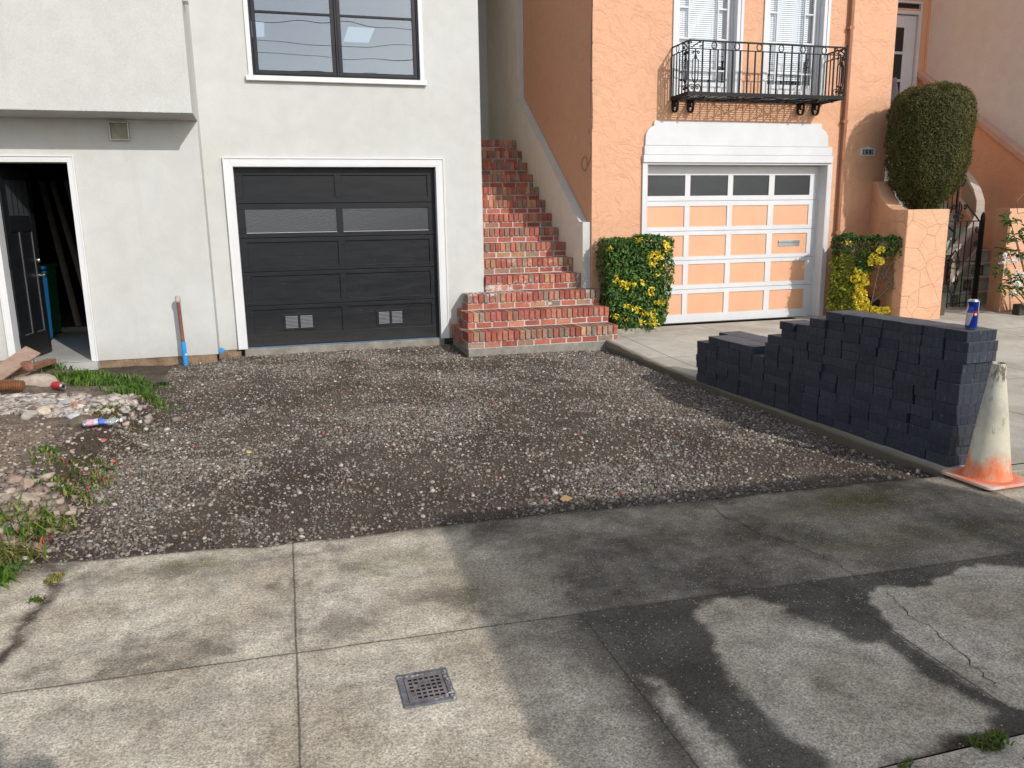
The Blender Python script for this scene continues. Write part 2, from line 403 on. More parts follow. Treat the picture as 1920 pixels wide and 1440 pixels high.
vc = g.n('SeparateColor'); g.l(g.voro(co, 75, 'F1', 'Color'), vc.inputs[0])
fleck = g.math('MULTIPLY', g.ramp(g.voro(co, 75), .30, .18), g.ramp(vc.outputs[0], .72, .80))
c = g.mix(g.math('MULTIPLY', fleck, .75), c, (.62, .59, .53))
fl2 = g.math('MULTIPLY', g.ramp(g.voro(co, 75), .34, .20), g.ramp(vc.outputs[1], .80, .86))
c = g.mix(g.math('MULTIPLY', fl2, .6), c, (.07, .062, .05))
c = g.mix(g.ramp(g.noise(co, 260, 2, .6), .68, .78, 0, .55), c, (.07, .065, .055))
rgh = g.math('SUBTRACT', .92, g.math('MULTIPLY', damp, .12))
hb = g.math('SUBTRACT', g.math('ADD', g.math('MULTIPLY', n3, .4), g.math('MULTIPLY', n2, .5)), g.math('MULTIPLY', groove, .9))
M_walk = g.fin(c, rgh, .15, 0, g.bump(hb, .55, .006))
xs = np.concatenate([np.linspace(-40, -2, 30), np.arange(-1.98, 5.4, .0125), np.linspace(5.5, 40, 40)])
NT = 205
T = np.linspace(0, 1, NT)
Xg, Tg = np.meshgrid(xs, T)                                    # rows = t
yb = YB(Xg) + (fbm(Xg*5, Xg*0+3, 5)-.5)*.05*(np.abs(Xg) < 4.2)
Yg = 1.692 + Tg*(yb-1.692)
def pxl(pts): return [PZ(x, y, 0)[:2] for x, y in pts]
zz = lambda pts: pxl([(960+x/2, 900+y/2) for x, y in pts])
dryA = zz([(700, 510), (740, 460), (800, 442), (900, 443), (1010, 465), (1050, 510), (1100, 545), (1200, 570), (1270, 600), (1320, 608), (1380, 590), (1440, 640), (1540, 720), (1640, 770), (1760, 850), (1830, 885), (1700, 990), (1560, 1040), (1430, 1085), (1390, 1300), (1230, 1300), (1160, 1085), (1080, 1010), (1000, 950), (940, 870), (880, 790), (800, 680), (740, 600)])
dryB = zz([(1350, 400), (1430, 395), (1490, 402), (1560, 385), (1555, 355), (1680, 335), (1800, 328), (2300, 350), (2300, 900), (1930, 890), (1870, 880), (1760, 800), (1640, 700), (1540, 650), (1480, 600), (1430, 560), (1380, 500), (1325, 455)])
dryC = zz([(500, 735), (560, 745), (610, 800), (680, 890), (760, 990), (840, 1090), (1000, 1300), (860, 1300), (700, 1090), (650, 1010), (590, 920), (530, 820)])
dryD = zz([(-700, 640), (-100, 690), (60, 650), (200, 640), (300, 690), (380, 740), (450, 850), (520, 970), (590, 1085), (700, 1300), (-900, 1300), (-900, 800)])
wx = Xg + (fbm(Xg*4, Yg*4, 11)-.5)*.13 + (fbm(Xg*24, Yg*24, 12)-.5)*.045
wy = Yg + (fbm(Xg*4, Yg*4, 13)-.5)*.13 + (fbm(Xg*24, Yg*24, 14)-.5)*.045
damp = np.ones_like(Xg)
for P_, wd in ((dryA, .032), (dryB, .02), (dryC, .04), (dryD, .10)):
    d = polydist(wx, wy, P_); ins = inpoly(wx, wy, P_); d = np.where(ins, d, -d)
    damp = np.minimum(damp, 1-sstep(-wd*.6, wd, d))
sy = SY(Xg)
upper = sstep(-.03, .03, Yg-sy)
n_a = fbm(Xg*2.1, Yg*2.1, 21); n_b = fbm(Xg*6, Yg*6, 22); n_c = fbm(Xg*20, Yg*20, 23, 3)
dU = .80 + .45*(n_a-.5)*2 + .3*(n_b-.5) + .35*(n_c-.5)
dU = np.clip(dU, .25, 1)
left = sstep(1.15, .55, Xg + (n_a-.5)*.5)                       # the sunlit, mostly dry left part
stain = .0 + .6*sstep(.51, .70, n_a*.5+n_b*.3+n_c*.2 + .07*upper)*(.35+.65*upper)
damp = np.where(upper > .5, dU, damp)
damp = damp*(1-left) + stain*left
edge = np.clip((yb-Yg), 0, 9)
damp = np.maximum(damp, .85*sstep(.22, .0, edge + (n_b-.5)*.25)*sstep(-.1, 1.0, Xg))
damp = np.where(Xg > 3.9, np.minimum(damp, .25+.75*sstep(.45, .6, n_a)*(Yg < 3.5)), damp)
moss = np.zeros_like(Xg)
for (x, y), rx, ry, k in (((1600, 945), .42, .2, .85), ((1720, 1010), .5, .16, .6), ((350, 1062), .28, .09, .75), ((770, 1048), .25, .12, .55), ((1450, 985), .5, .2, .3), ((880, 1090), .2, .3, .35)):
    cx, cy, _ = PZ(x, y, 0)
    moss = np.maximum(moss, k*np.exp(-((wx-cx)/rx)**2-((wy-cy)/ry)**2))
crk = pxl([(128, 1045), (112, 1078), (104, 1100), (84, 1125), (58, 1148), (38, 1168), (28, 1195), (4, 1228), (-40, 1270)])
dirt = .95*sstep(.055, .005, polydist(wx, wy, crk, False)+ (n_b-.5)*.05)
wd_ = PZ(1850, 1395, 0)
dirt = np.maximum(dirt, sstep(1.0, .55, np.hypot((wx-wd_[0])/.24, (wy-wd_[1])/.10)))
dirt = np.maximum(dirt, .8*sstep(.05, 0, edge+(n_b-.5)*.05)*(Xg < 3.7))
dirt = np.maximum(dirt, .9*sstep(-1.0, -1.25, Xg+(n_b-.5)*.3)*sstep(.25, .0, edge+(n_a-.5)*.3))
Zg = -.004*sstep(.03, 0, polydist(Xg, Yg, crk, False)) + (n_a-.5)*.006
Zg = Zg - .03*(Tg > .998)
V = np.stack([Xg, Yg, Zg], -1).reshape(-1, 3)
nx = len(xs); idx = np.arange(NT*nx).reshape(NT, nx)
F = np.stack([idx[:-1, :-1], idx[:-1, 1:], idx[1:, 1:], idx[1:, :-1]], -1).reshape(-1, 4)
cxy = V[F].mean(1); F = F[~((cxy[:, 0] > .285) & (cxy[:, 0] < .455) & (cxy[:, 1] > 2.398) & (cxy[:, 1] < 2.588))]
walk = raw('sidewalk', V, F, M_walk, smooth=True, attrs={'damp': damp.ravel(), 'moss': moss.ravel(), 'dirt': dirt.ravel()})
tag(walk, kind='structure')
g = G('crack_dirt'); M_crack = g.fin((.035, .028, .022), .95, .1)
def ribbon(name, pts, wdt, parent, z=.0035, seed=1):
    P_ = []
    for i in range(len(pts)-1):
        for t in np.linspace(0, 1, 9)[:-1]:
            P_.append((pts[i][0]*(1-t)+pts[i+1][0]*t, pts[i][1]*(1-t)+pts[i+1][1]*t))
    P_ = np.array(P_); n = len(P_); k = np.arange(n)
    P_ = P_ + np.stack([(vnoise(k*.7, k*0+seed, seed)-.5)*.035, (vnoise(k*.7, k*0+seed+9, seed)-.5)*.035], -1)
    d = np.gradient(P_, axis=0); d /= np.linalg.norm(d, axis=1)[:, None]; nrm = np.stack([-d[:, 1], d[:, 0]], -1)
    wv = wdt*(.35+1.1*vnoise(k*1.3, k*0, seed+3))[:, None]*np.minimum(1, np.minimum(k, n-1-k)/4.0)[:, None]
    A = np.c_[P_+nrm*wv, np.full(n, z)]; B = np.c_[P_-nrm*wv, np.full(n, z)]
    V = np.r_[A, B]; F = np.array([(i, i+1, n+i+1, n+i) for i in range(n-1)])
    o = raw(name, V, F, M_crack, parent); o.visible_shadow = True; return o
for i, pts in enumerate([[(1322, 945), (1360, 968), (1420, 1000), (1470, 1015), (1530, 1040), (1560, 1052), (1600, 1077), (1640, 1100)],
                         [(1662, 1105), (1680, 1128), (1700, 1150), (1745, 1180), (1790, 1220), (1840, 1265), (1900, 1310)],
                         [(1480, 1075), (1520, 1095), (1560, 1110)]]):
    ribbon('crack', pxl(pts), .0017, walk, seed=i+2)
# kerb
o = MB(); 
o.box(-60, 60, 1.49, 1.691, -.2, -.001); kb = bevel(o.build('kerb', M_walk), .006, 2); tag(kb, kind='structure')
# driveway slab of the peach house, a step above the dug-out bed
DZ = lambda x, y: .02+.08*sstep(7.4, 10.0, y)+.10*sstep(7.3, 8.2, x)*sstep(6.0, 9.0, y)
XE = lambda y: np.interp(y, [3.7, 3.81, 6.6, 9.3, 10.3], [3.868, 3.868, 3.84, 3.87, 3.88])
g = G('driveway_concrete'); co = g.coord('World'); S = g.sep(co)
n1 = g.noise(co, 1.5, 6, .6, .4); n2 = g.noise(co, 8, 5, .6); n3 = g.noise(co, 110, 3, .7)
c = g.mix(g.ramp(n1, .32, .7), (.40, .365, .30), (.57, .53, .455))
c = g.mix(g.ramp(n2, .5, .8, 0, .45), c, (.25, .22, .17)); c = g.mix(1.0, c, g.gray(g.ramp(n3, .25, .75, .82, 1.18)), 'MULTIPLY')
xe = 3.86
dx = g.math('SUBTRACT', S[0], 3.86)
gd = g.math('ABSOLUTE', g.math('SUBTRACT', dx, .31))
for yv in (5.9, 8.1): gd = g.math('MINIMUM', gd, g.math('ABSOLUTE', g.math('SUBTRACT', S[1], yv)))
for xv in (5.4, 7.0, 8.6): gd = g.math('MINIMUM', gd, g.math('ABSOLUTE', g.math('SUBTRACT', dx, xv-3.7)))
gr = g.ramp(gd, .003, .010, .8, 0)
c = g.mix(gr, c, (.10, .08, .055))
c = g.mix(g.ramp(dx, .0, .09, .8, 0), c, (.15, .125, .092))
c = g.mix(g.ramp(g.math('ADD', S[2], g.math('MULTIPLY', n2, .02)), -.0, .026, .9, 0), c, (.12, .10, .075))  # slab edge darkened: dirt, with its shade also put into the colour
M_drive = g.fin(c, .9, .25, 0, g.bump(g.math('SUBTRACT', g.math('ADD', n3, n2), gr), .4, .006))
ys = np.linspace(3.80, 10.36, 90); us = np.concatenate([np.linspace(0, .06, 4), np.linspace(.1, 5.2, 60), np.linspace(5.4, 36, 30)])
Ug, Yg2 = np.meshgrid(us, ys)
Xg2 = XE(Yg2)+Ug + (Ug < .001)*(fbm(Yg2*9, Yg2*0, 31)-.5)*.035
Zg2 = DZ(Xg2, Yg2) - .008*(Ug < .001)
n_ = len(us)
V = np.stack([Xg2, Yg2, Zg2], -1).reshape(-1, 3); idx = np.arange(len(ys)*n_).reshape(len(ys), n_)
F = [tuple(q) for q in np.stack([idx[:-1, :-1], idx[:-1, 1:], idx[1:, 1:], idx[1:, :-1]], -1).reshape(-1, 4)]
k0 = len(V); sk = V[idx[:, 0]].copy(); sk[:, 2] = -.16; sk[:, 0] += (fbm(ys*11, ys*0, 33)-.4)*.03
V = np.r_[V, sk]
for i in range(len(ys)-1): F.append((idx[i, 0], idx[i+1, 0], k0+i+1, k0+i))
drv = raw('driveway', V, F, M_drive); smooth_by_angle(drv, 50); tag(drv, kind='structure')
o = MB(); o.box(3.875, 40, 3.70, 3.797, -.15, .0155); 
tag(o.build('driveway_apron', M_drive), kind='structure')

# the dug-out bed: dark soil with a bank of spoil at the left
EXY = np.array([3.4, 4.1, 4.6, 5.0, 5.8, 6.4, 7.0, 7.6, 8.4, 8.9, 9.4, 9.9, 10.6]); EXX = np.array([-1.5, -1.32, -1.26, -1.27, -1.20, -1.16, -1.2, -1.22, -1.3, -1.55, -1.9, -2.3, -2.6])
def SZ(x, y):
    x = np.asarray(x, float); y = np.asarray(y, float)
    ex = np.interp(y, EXY, EXX) + (fbm(y*2.3, x*1.1, 41)-.5)*.35
    d = ex - x
    H = np.interp(y, [3.4, 4.2, 5.0, 6.2, 7.4, 8.4, 9.2, 9.9], [.0, .03, .28, .36, .28, .15, .09, .06])
    bank = H*(.62*sstep(.0, .22, d) + .38*sstep(.1, 1.3, d))
    base = -.022 + .02*sstep(9.0, 10.2, y) + (fbm(x*1.3, y*1.3, 42)-.5)*.04 - .032*sstep(.95, .15, XE(y)-x)*sstep(3.9, 4.5, y)*sstep(9.6, 8.9, y)
    return base + bank + (fbm(x*5, y*5, 43)-.5)*.026*(1+2*sstep(0, .4, d)) + (fbm(x*18, y*18, 44, 3)-.5)*.014*(1+1.2*sstep(0, .3, d))
g = G('soil'); co = g.coord('World')
n1 = g.noise(co, 1.1, 5, .6, .3); n2 = g.noise(co, 7, 6, .65); n3 = g.noise(co, 60, 4, .7)
c = g.mix(g.ramp(n1, .35, .68), (.088, .068, .052), (.135, .107, .082))
bk = g.attr('bank')
c = g.mix(g.math('MULTIPLY', bk, g.ramp(n2, .3, .7, .4, 1)), c, (.25, .19, .145))
c = g.mix(g.math('MULTIPLY', g.ramp(n1, .42, .34), .4), c, (.06, .048, .038))
c = g.mix(g.attr('dark'), c, (.065, .046, .034))
c = g.mix(1.0, c, g.gray(g.ramp(n2, .25, .75, .8, 1.2)), 'MULTIPLY')
c = g.mix(1.0, c, g.gray(g.ramp(n3, .25, .75, .6, 1.4)), 'MULTIPLY')
sp = g.voro(co, 95); c = g.mix(g.ramp(sp, .17, .24, .7, 0), c, g.mix(g.voro(co, 95, 'F1', 'Color'), (.08, .075, .065), (.36, .33, .28)))
M_soil = g.fin(c, .95, .15, 0, g.bump(g.math('ADD', g.math('MULTIPLY', n2, .8), g.math('SUBTRACT', n3, g.math('MULTIPLY', sp, .6))), 1.0, .014))
xs = np.concatenate([np.linspace(-9, -3.4, 30), np.arange(-3.35, 3.97, .028)]); ys = np.arange(3.62, 10.45, .028)
A_, B_ = np.meshgrid(xs, ys); Zs = SZ(A_, B_)
Zs = np.minimum(Zs, np.where((B_ < YB(A_)-.02), -.05, 9))
Zs = np.where(A_ > XE(B_)+.02, np.minimum(Zs, -.07), Zs)
dd = np.interp(B_, EXY, EXX)-A_
bank = sstep(-.05, .5, dd + (fbm(A_*3, B_*3, 45)-.5)*.6)
dark = .8*sstep(.28, .05, np.abs(dd-.12)+(fbm(A_*4, B_*4, 46)-.5)*.3)*sstep(8.2, 7, B_)
dark = np.maximum(dark, .75*sstep(.10, .01, (B_-YB(A_))+(fbm(A_*6, B_*6, 47)-.5)*.12)*sstep(0, 1, A_))
idx = np.arange(A_.size).reshape(A_.shape)
F = np.stack([idx[:-1, :-1], idx[:-1, 1:], idx[1:, 1:], idx[1:, :-1]], -1).reshape(-1, 4)
soil = raw('soil_bed', np.stack([A_, B_, Zs], -1).reshape(-1, 3), F, M_soil, smooth=True, attrs={'bank': bank.ravel(), 'dark': dark.ravel()})
tag(soil, kind='structure')
# gravel: one mass of little stones
t_ = (1+5**.5)/2
ICO = np.array([(-1, t_, 0), (1, t_, 0), (-1, -t_, 0), (1, -t_, 0), (0, -1, t_), (0, 1, t_), (0, -1, -t_), (0, 1, -t_), (t_, 0, -1), (t_, 0, 1), (-t_, 0, -1), (-t_, 0, 1)]); ICO /= np.linalg.norm(ICO[0])
ICF = np.array([(0, 11, 5), (0, 5, 1), (0, 1, 7), (0, 7, 10), (0, 10, 11), (1, 5, 9), (5, 11, 4), (11, 10, 2), (10, 7, 6), (7, 1, 8), (3, 9, 4), (3, 4, 2), (3, 2, 6), (3, 6, 8), (3, 8, 9), (4, 9, 5), (2, 4, 11), (6, 2, 10), (8, 6, 7), (9, 8, 1)])
OCT = np.array([(1, 0, 0), (-1, 0, 0), (0, 1, 0), (0, -1, 0), (0, 0, 1), (0, 0, -1)])
OCF = np.array([(0, 2, 4), (2, 1, 4), (1, 3, 4), (3, 0, 4), (2, 0, 5), (1, 2, 5), (3, 1, 5), (0, 3, 5)])
def stones(name, P, R, C_, mat, parent=None, jag=.22, flat=(.45, .85), lod=False):
    if lod:
        far = (R < .0062) | ((P[:, 1] > 6.5) & (R < .009))
        a = _stones(P[~far], R[~far], C_[~far], jag, flat, ICO, ICF); b = _stones(P[far], R[far]*1.1, C_[far], jag, flat, OCT, OCF)
        return raw(name, np.r_[a[0], b[0]], np.r_[a[1], b[1]+len(a[0])], mat, parent, col=np.r_[a[2], b[2]])
    V, F, C2 = _stones(P, R, C_, jag, flat, ICO, ICF)
    return raw(name, V, F, mat, parent, col=C2)
def _stones(P, R, C_, jag, flat, ICO, ICF):
    n = len(P); nv = len(ICO)
    sc = np.stack([rng.uniform(.75, 1.25, n), rng.uniform(.7, 1.1, n), rng.uniform(*flat, n)], -1)*R[:, None]
    v = ICO[None]*(1+rng.uniform(-jag, jag, (n, nv, 1)))*sc[:, None]
    a = rng.uniform(0, 6.283, n); ca, sa = np.cos(a), np.sin(a)
    b = rng.normal(0, .28, n); cb, sb = np.cos(b), np.sin(b)
    y = v[..., 1]*cb[:, None]-v[..., 2]*sb[:, None]; z = v[..., 1]*sb[:, None]+v[..., 2]*cb[:, None]; x = v[..., 0]
    V = np.stack([x*ca[:, None]-y*sa[:, None], x*sa[:, None]+y*ca[:, None], z], -1)+P[:, None]
    F = (ICF[None]+(np.arange(n)*nv)[:, None, None]).reshape(-1, 3)
    return V.reshape(-1, 3), F, np.repeat(C_, len(ICF), 0)
BXV = np.array([(x, y, z) for x in (-.8, .8) for y in (-.8, .8) for z in (-.8, .8)], float)
BXF = np.array([(0, 1, 3), (0, 3, 2), (4, 6, 7), (4, 7, 5), (0, 4, 5), (0, 5, 1), (2, 3, 7), (2, 7, 6), (0, 2, 6), (0, 6, 4), (1, 5, 7), (1, 7, 3)])
def stonecol(n):
    k = rng.random(n); base = np.stack([np.array((.17, .155, .135))]*n)
    pal = [(.34, (.125, .102, .082)), (.64, (.20, .168, .138)), (.82, (.29, .255, .212)), (.895, (.44, .40, .345)), (.935, (.27, .215, .155)), (.97, (.18, .19, .19)), (.994, (.12, .10, .09)), (1.0, (.38, .13, .08))]
    lo = 0
    for hi, c in pal:
        base[(k >= lo) & (k < hi)] = c; lo = hi
    return base*rng.uniform(.75, 1.25, (n, 1))
g = G('pebble'); co = g.coord('World'); c = g.mix(1.0, g.attr('col', 'Color'), g.gray(g.ramp(g.noise(co, 130, 3), .3, .7, .8, 1.2)), 'MULTIPLY')
M_peb = g.fin(c, .8, .3, 0, g.bump(g.noise(co, 220, 3), .3, .002))
N = 330000
px_ = rng.uniform(-1.35, 3.9, N); py_ = rng.uniform(3.9, 10.25, N)
dens = fbm(px_*.9+2, py_*.9, 51)*.5+fbm(px_*3.2, py_*3.2, 52)*.5
keep = (px_ > np.interp(py_, EXY, EXX)-.12) & (px_ < XE(py_)-.005) & (py_ > YB(px_)+.008) & ~((px_ > 2.0) & (py_ > 9.28)) & (py_ < np.where(px_ < -.84, 9.96, 10.26))
dens = dens + .22*sstep(.5, .0, np.hypot((px_-1.7)/.9, (py_-4.35)/.5)-.4) - .2*sstep(.6, .1, np.hypot((px_-1.0)/.9, (py_-4.6)/.55)-.5) + .1*sstep(.4, .1, XE(py_)-px_)
pk = np.clip(.17+.75*sstep(.40, .66, dens), 0, 1)
keep &= rng.random(N) < pk
px_, py_ = px_[keep], py_[keep]
R = np.exp(rng.normal(math.log(.0056), .5, len(px_))); R = np.clip(R, .003, .018)
P = np.stack([px_, py_, SZ(px_, py_)+R*.22], -1)
gv = stones('gravel', P, R, stonecol(len(R)), M_peb, lod=True); tag(gv, kind='stuff')
gv['label'] = 'grey and brown pebbles spread over the dug-out driveway bed'
# ------------------------------------------------------------------ white stucco house
YM, YL, YBAY = 10.25, 9.95, 9.41
house = thing('stucco_house', 'white stucco house with black garage door, black window and open side door', 'house', (0, YM, 0))
DH = (-2.985, -2.19, .095, 2.315)                                # side doorway
WH = (-.205, 1.765, 3.305, 4.95)                                 # upper window
GH = (-.535, 1.935, .085, 2.29)                                  # garage opening
b = MB()
b.facade(-9, -.842, .088, 2.76, YL, .2, [DH])
b.quad((-.842, YL, .088), (-.842, YM, .05), (-.842, YM, 8), (-.842, YL, 8))
b.quad((-9, YL, 2.76), (-9, YL-.001, 2.76), (-.842, YL-.001, 2.76), (-.842, YL, 2.76))
b.facade(-.842, 2.52, .085, 8, YM, .09, [WH, GH])
b.quad((2.52, YM, .0), (2.52, 22, .0), (2.52, 22, 8), (2.52, YM, 8))
b.quad((-9, YM, 8), (2.52, YM, 8), (2.52, 22, 8), (-9, 22, 8))
b.quad((-9, YL, 0), (-9, YL, 8), (-9, 22, 8), (-9, 22, 0))
wall = b.build('wall', M_white, house)
# first-floor bay hanging over the side door
b = MB()
xl, xr = -9, -.838
for q in ([(xl, YBAY, 2.778), (xr, YBAY, 2.778), (xr, YBAY, 8), (xl, YBAY, 8)], [(xr, YBAY, 2.778), (xr, YL, 2.752), (xr, YL, 8), (xr, YBAY, 8)], [(xl, YL, 2.752), (xr, YL, 2.752), (xr, YBAY, 2.778), (xl, YBAY, 2.778)], [(xl, YBAY, 8), (xr, YBAY, 8), (xr, YL, 8), (xl, YL, 8)]):
    b.quad(*q)
bay = b.build('bay', M_white, house)
b = MB(); b.box(xl, xr+.004, YBAY-.006, YBAY+.03, 2.768, 2.7765); b.build('drip_edge', M_steel, bay)
# window sill on the return of the bay, top of the picture
b = MB(); b.box(xr-.001, xr+.05, 9.50, 9.66, 3.90, 3.955); bevel(b.build('sill', M_trim, bay), .004)
b = MB(); b.box(-2.05, -1.0, YBAY-.10, YBAY+.01, 4.055, 4.11); bevel(b.build('sill', M_trim, bay), .004)
# broken footing showing under the stucco
nx = 140
xs = np.linspace(-9, -.845, nx); b = MB()
def rough_strip(x0, x1, y, z0, z1, name, seed):
    n = int((x1-x0)/.03)+2; m = 5; X = np.linspace(x0, x1, n)
    XX, TT = np.meshgrid(X, np.linspace(0, 1, m))
    zt = z1 + (fbm(X*3, X*0+seed, seed)-.5)*.03
    ZZ = z0+TT*(zt[None]-z0); YY = y + (fbm(XX*7, TT*3, seed+1)-.5)*.05
    idx = np.arange(XX.size).reshape(XX.shape)
    F = np.stack([idx[:-1, :-1], idx[:-1, 1:], idx[1:, 1:], idx[1:, :-1]], -1).reshape(-1, 4)
    return raw(name, np.stack([XX, YY, ZZ], -1).reshape(-1, 3), F, M_found, house)
rough_strip(-2.15, -.86, YL+.012, -.12, .115, 'footing', 61)
rough_strip(-.86, -.60, YM+.012, -.12, .11, 'footing', 62)
b = MB(); b.box(-9, -3.05, YL+.01, YL+.2, -.2, .1); b.build('footing', M_found, house)
# square duct outlet under the bay
b = MB()
vx0, vx1, vz0, vz1 = -1.752, -1.552, 2.527, 2.724
t = .012
b.box(vx0, vx1, YL-.05, YL+.02, vz0, vz0+t); b.box(vx0, vx1, YL-.05, YL+.02, vz1-t, vz1); b.box(vx0, vx0+t, YL-.051, YL+.02, vz0+t, vz1-t); b.box(vx1-t, vx1, YL-.051, YL+.02, vz0+t, vz1-t)
vent = b.build('duct_outlet', M_galv, house, bev=.002)
b = MB(); b.quad((vx0+t, YL-.012, vz0+t), (vx1-t, YL-.012, vz0+t), (vx1-t, YL-.004, vz1-t), (vx0+t, YL-.004, vz1-t)); b.build('flap', simple('flap_paint', (.33, .32, .25), .8, .2, 10), vent)
def casing(name, x0, x1, z0, z1, wdt, y, parent, mat, d=.03, bottom=False):
    b = MB()
    for (a, c_, e, f_) in ((x0-wdt, x0, z0, z1+wdt), (x1, x1+wdt, z0, z1+wdt), (x0, x1, z1, z1+wdt)):
        b.box(a, c_, y-d, y+.001, e, f_)
    # raised back band and inner bead
    q = .016
    for (a, c_, e, f_) in ((x0-wdt, x0-wdt+q, z0, z1+wdt), (x1+wdt-q, x1+wdt, z0, z1+wdt), (x0-wdt+q, x1+wdt-q, z1+wdt-q, z1+wdt)):
        b.box(a, c_, y-d-.012, y-d+.001, e, f_)
    return b.build(name, mat, parent, bev=.003)
casing('door_casing', DH[0], DH[1], .09, DH[3], .052, YL, house, M_trim)
casing('garage_casing', GH[0], GH[1], .085, GH[3], .09, YM, house, M_trim)
b = MB()
b.box(GH[0]-.001, GH[0]+.018, YM-.028, YM+.085, .085, GH[3]); b.box(GH[1]-.018, GH[1]+.001, YM-.028, YM+.085, .085, GH[3]); b.box(GH[0]+.018, GH[1]-.018, YM-.028, YM+.085, GH[3]-.018, GH[3]+.001)
b.build('garage_jamb', M_trim, house, bev=.002)
# garage door: boarded leaf with rails and stiles standing proud
YD = YM+.085
gx0, gx1 = GH[0]+.018, GH[1]-.018
b = MB(); b.box(gx0, gx1, YD+.018, YD+.05, .095, GH[3]-.018); gdoor = b.build('garage_door', M_black_door, house)
rows = [(1.909, 2.18), (1.49, 1.777), (1.077, 1.378), (.656, .967), (.245, .55)]
cols = [(-.425, .66), (.738, 1.82)]
secs = [1.843, 1.432, 1.02, .603]
b = MB(); e = .004
zb_ = [.095]+[s for s in reversed(secs)]+[GH[3]-.018]
for i in range(5):
    z0, z1 = zb_[i]+(e if i else 0), zb_[i+1]-(e if i < 4 else 0); r = rows[4-i]
    b.box(gx0, gx1, YD, YD+.0175, z0, r[0]); b.box(gx0, gx1, YD, YD+.0175, r[1], z1)
    b.box(gx0, cols[0][0], YD, YD+.0175, r[0], r[1]); b.box(cols[0][1], cols[1][0], YD, YD+.0175, r[0], r[1]); b.box(cols[1][1], gx1, YD, YD+.0175, r[0], r[1])
b.build('door_rails', M_black_door, gdoor, bev=.0025)
for cx in cols:
    r = rows[1]; b = MB(); b.box(cx[0]-.002, cx[1]+.002, YD+.012, YD+.016, r[0]-.002, r[1]+.002); b.build('pane', M_glass_frost, gdoor)
    b = MB(); s_ = .006
    b.box(cx[0], cx[1], YD+.004, YD+.012, r[0], r[0]+s_)
    b.build('glazing_bead', simple('pale_putty', (.4, .42, .41), .5), gdoor)
for x0, x1 in ((-.075, .32), (1.092, 1.462)):
    z0, z1 = .282, .482
    b = MB(); b.box(x0, x1, YD+.006, YD+.0175, z0, z1)
    for a in (x0+.03, (x0+x1)/2+.015):
        c_ = a+(x1-x0)/2-.05
    v = b.build('vent', M_black_door, gdoor, bev=.003)
    b = MB()
    for a in (x0+.032, (x0+x1)/2+.016):
        c_ = a+(x1-x0)/2-.05
        for k in range(9):
            zc = z0+.03+k*(z1-z0-.06)/8
            b.box(a, c_, YD-.002, YD+.0065, zc-.0048, zc+.0048, rot=None)
    b.build('louvres', simple('louvre_metal', (.22, .22, .235), .4, .1), gdoor)
b = MB(); b.box(GH[0]-.02, GH[1]+.02, YM-.045, YM+.2, -.1, .088); b.build('garage_threshold', simple('stained_sill', (.25, .225, .19), .95, .3, 8, .6, 50, .008), house, bev=.012)
b = MB(); b.box(GH[0]+.02, GH[1]-.02, YM+.055, YM+.082, .0882, .0905); b.build('sill_strip', simple('blue_strip', (.03, .22, .55), .5, .1), house)  # thin blue strip along the garage threshold
# window
b = MB(); yw = YM+.03; fr = .07
xa, xb_, za, zc = WH[0], WH[1], WH[2], WH[3]
win = None
b.box(xa, xa+.022, yw-.012, yw+.05, za, zc); b.box(xb_-.022, xb_, yw-.012, yw+.05, za, zc); b.box(xa+.022, xb_-.022, yw-.012, yw+.05, za, za+.022); b.box(xa+.022, xb_-.022, yw-.012, yw+.05, zc-.022, zc)
b.box(.765, .789, yw-.016, yw+.05, za+.022, zc-.022)
win = b.build('window', M_frame, house, bev=.003)
for x0, x1 in ((xa+.026, .762), (.792, xb_-.026)):
    b = MB(); z0, z1 = za+.026, zc-.026; f_ = .045
    b.box(x0, x0+f_, yw, yw+.045, z0, z1); b.box(x1-f_, x1, yw, yw+.045, z0, z1); b.box(x0+f_, x1-f_, yw, yw+.045, z0, z0+f_); b.box(x0+f_, x1-f_, yw, yw+.045, z1-f_, z1)
    for zz_ in (4.018, 4.47): b.box(x0+f_, x1-f_, yw+.006, yw+.04, zz_-.013, zz_+.013)
    b.build('casement', M_frame, win, bev=.003)
    b = MB(); b.box(x0+f_-.004, x1-f_+.004, yw+.02, yw+.026, z0+f_-.004, z1-f_+.004); b.build('pane', M_glass, win)
b = MB(); b.box(WH[0]-.08, WH[1]+.075, YM-.055, YM+.03, 3.245, 3.302); b.build('sill', M_trim, win, bev=.004)
for x0, x1 in ((WH[0]-.05, WH[0]-.001), (WH[1]+.001, WH[1]+.05)):
    b = MB(); b.box(x0, x1, YM-.02, YM+.001, 3.303, 5.0); b.build('casing', M_trim, win, bev=.003)
# the room behind the window, lit by skylights
b = MB(); b.box(-.6, 2.45, YM+.1, YM+5.5, 2.75, 5.45); rm = b.build('upper_room', M_room, house)
bm = bmesh.new(); bm.from_mesh(rm.data); bm.faces.ensure_lookup_table()
bmesh.ops.delete(bm, geom=[f for f in bm.faces if abs(f.normal.y+1) < .01], context='FACES'); bm.to_mesh(rm.data); bm.free()
g = G('daylight'); em = g.n('Emission'); em.inputs[0].default_value = (.75, .9, 1, 1); em.inputs[1].default_value = .42; g.l(em.outputs[0], g.out.inputs[0]); M_sky = g.mt
for q_ in (((644, 78), (691, 80), (703, 53), (653, 50)), ((470, 69), (496, 69), (495, 41), (470, 40))):
    b = MB(); b.quad(*[PY(x, y, YM+5.45) for x, y in q_]); b.build('far_window', M_sky, rm)
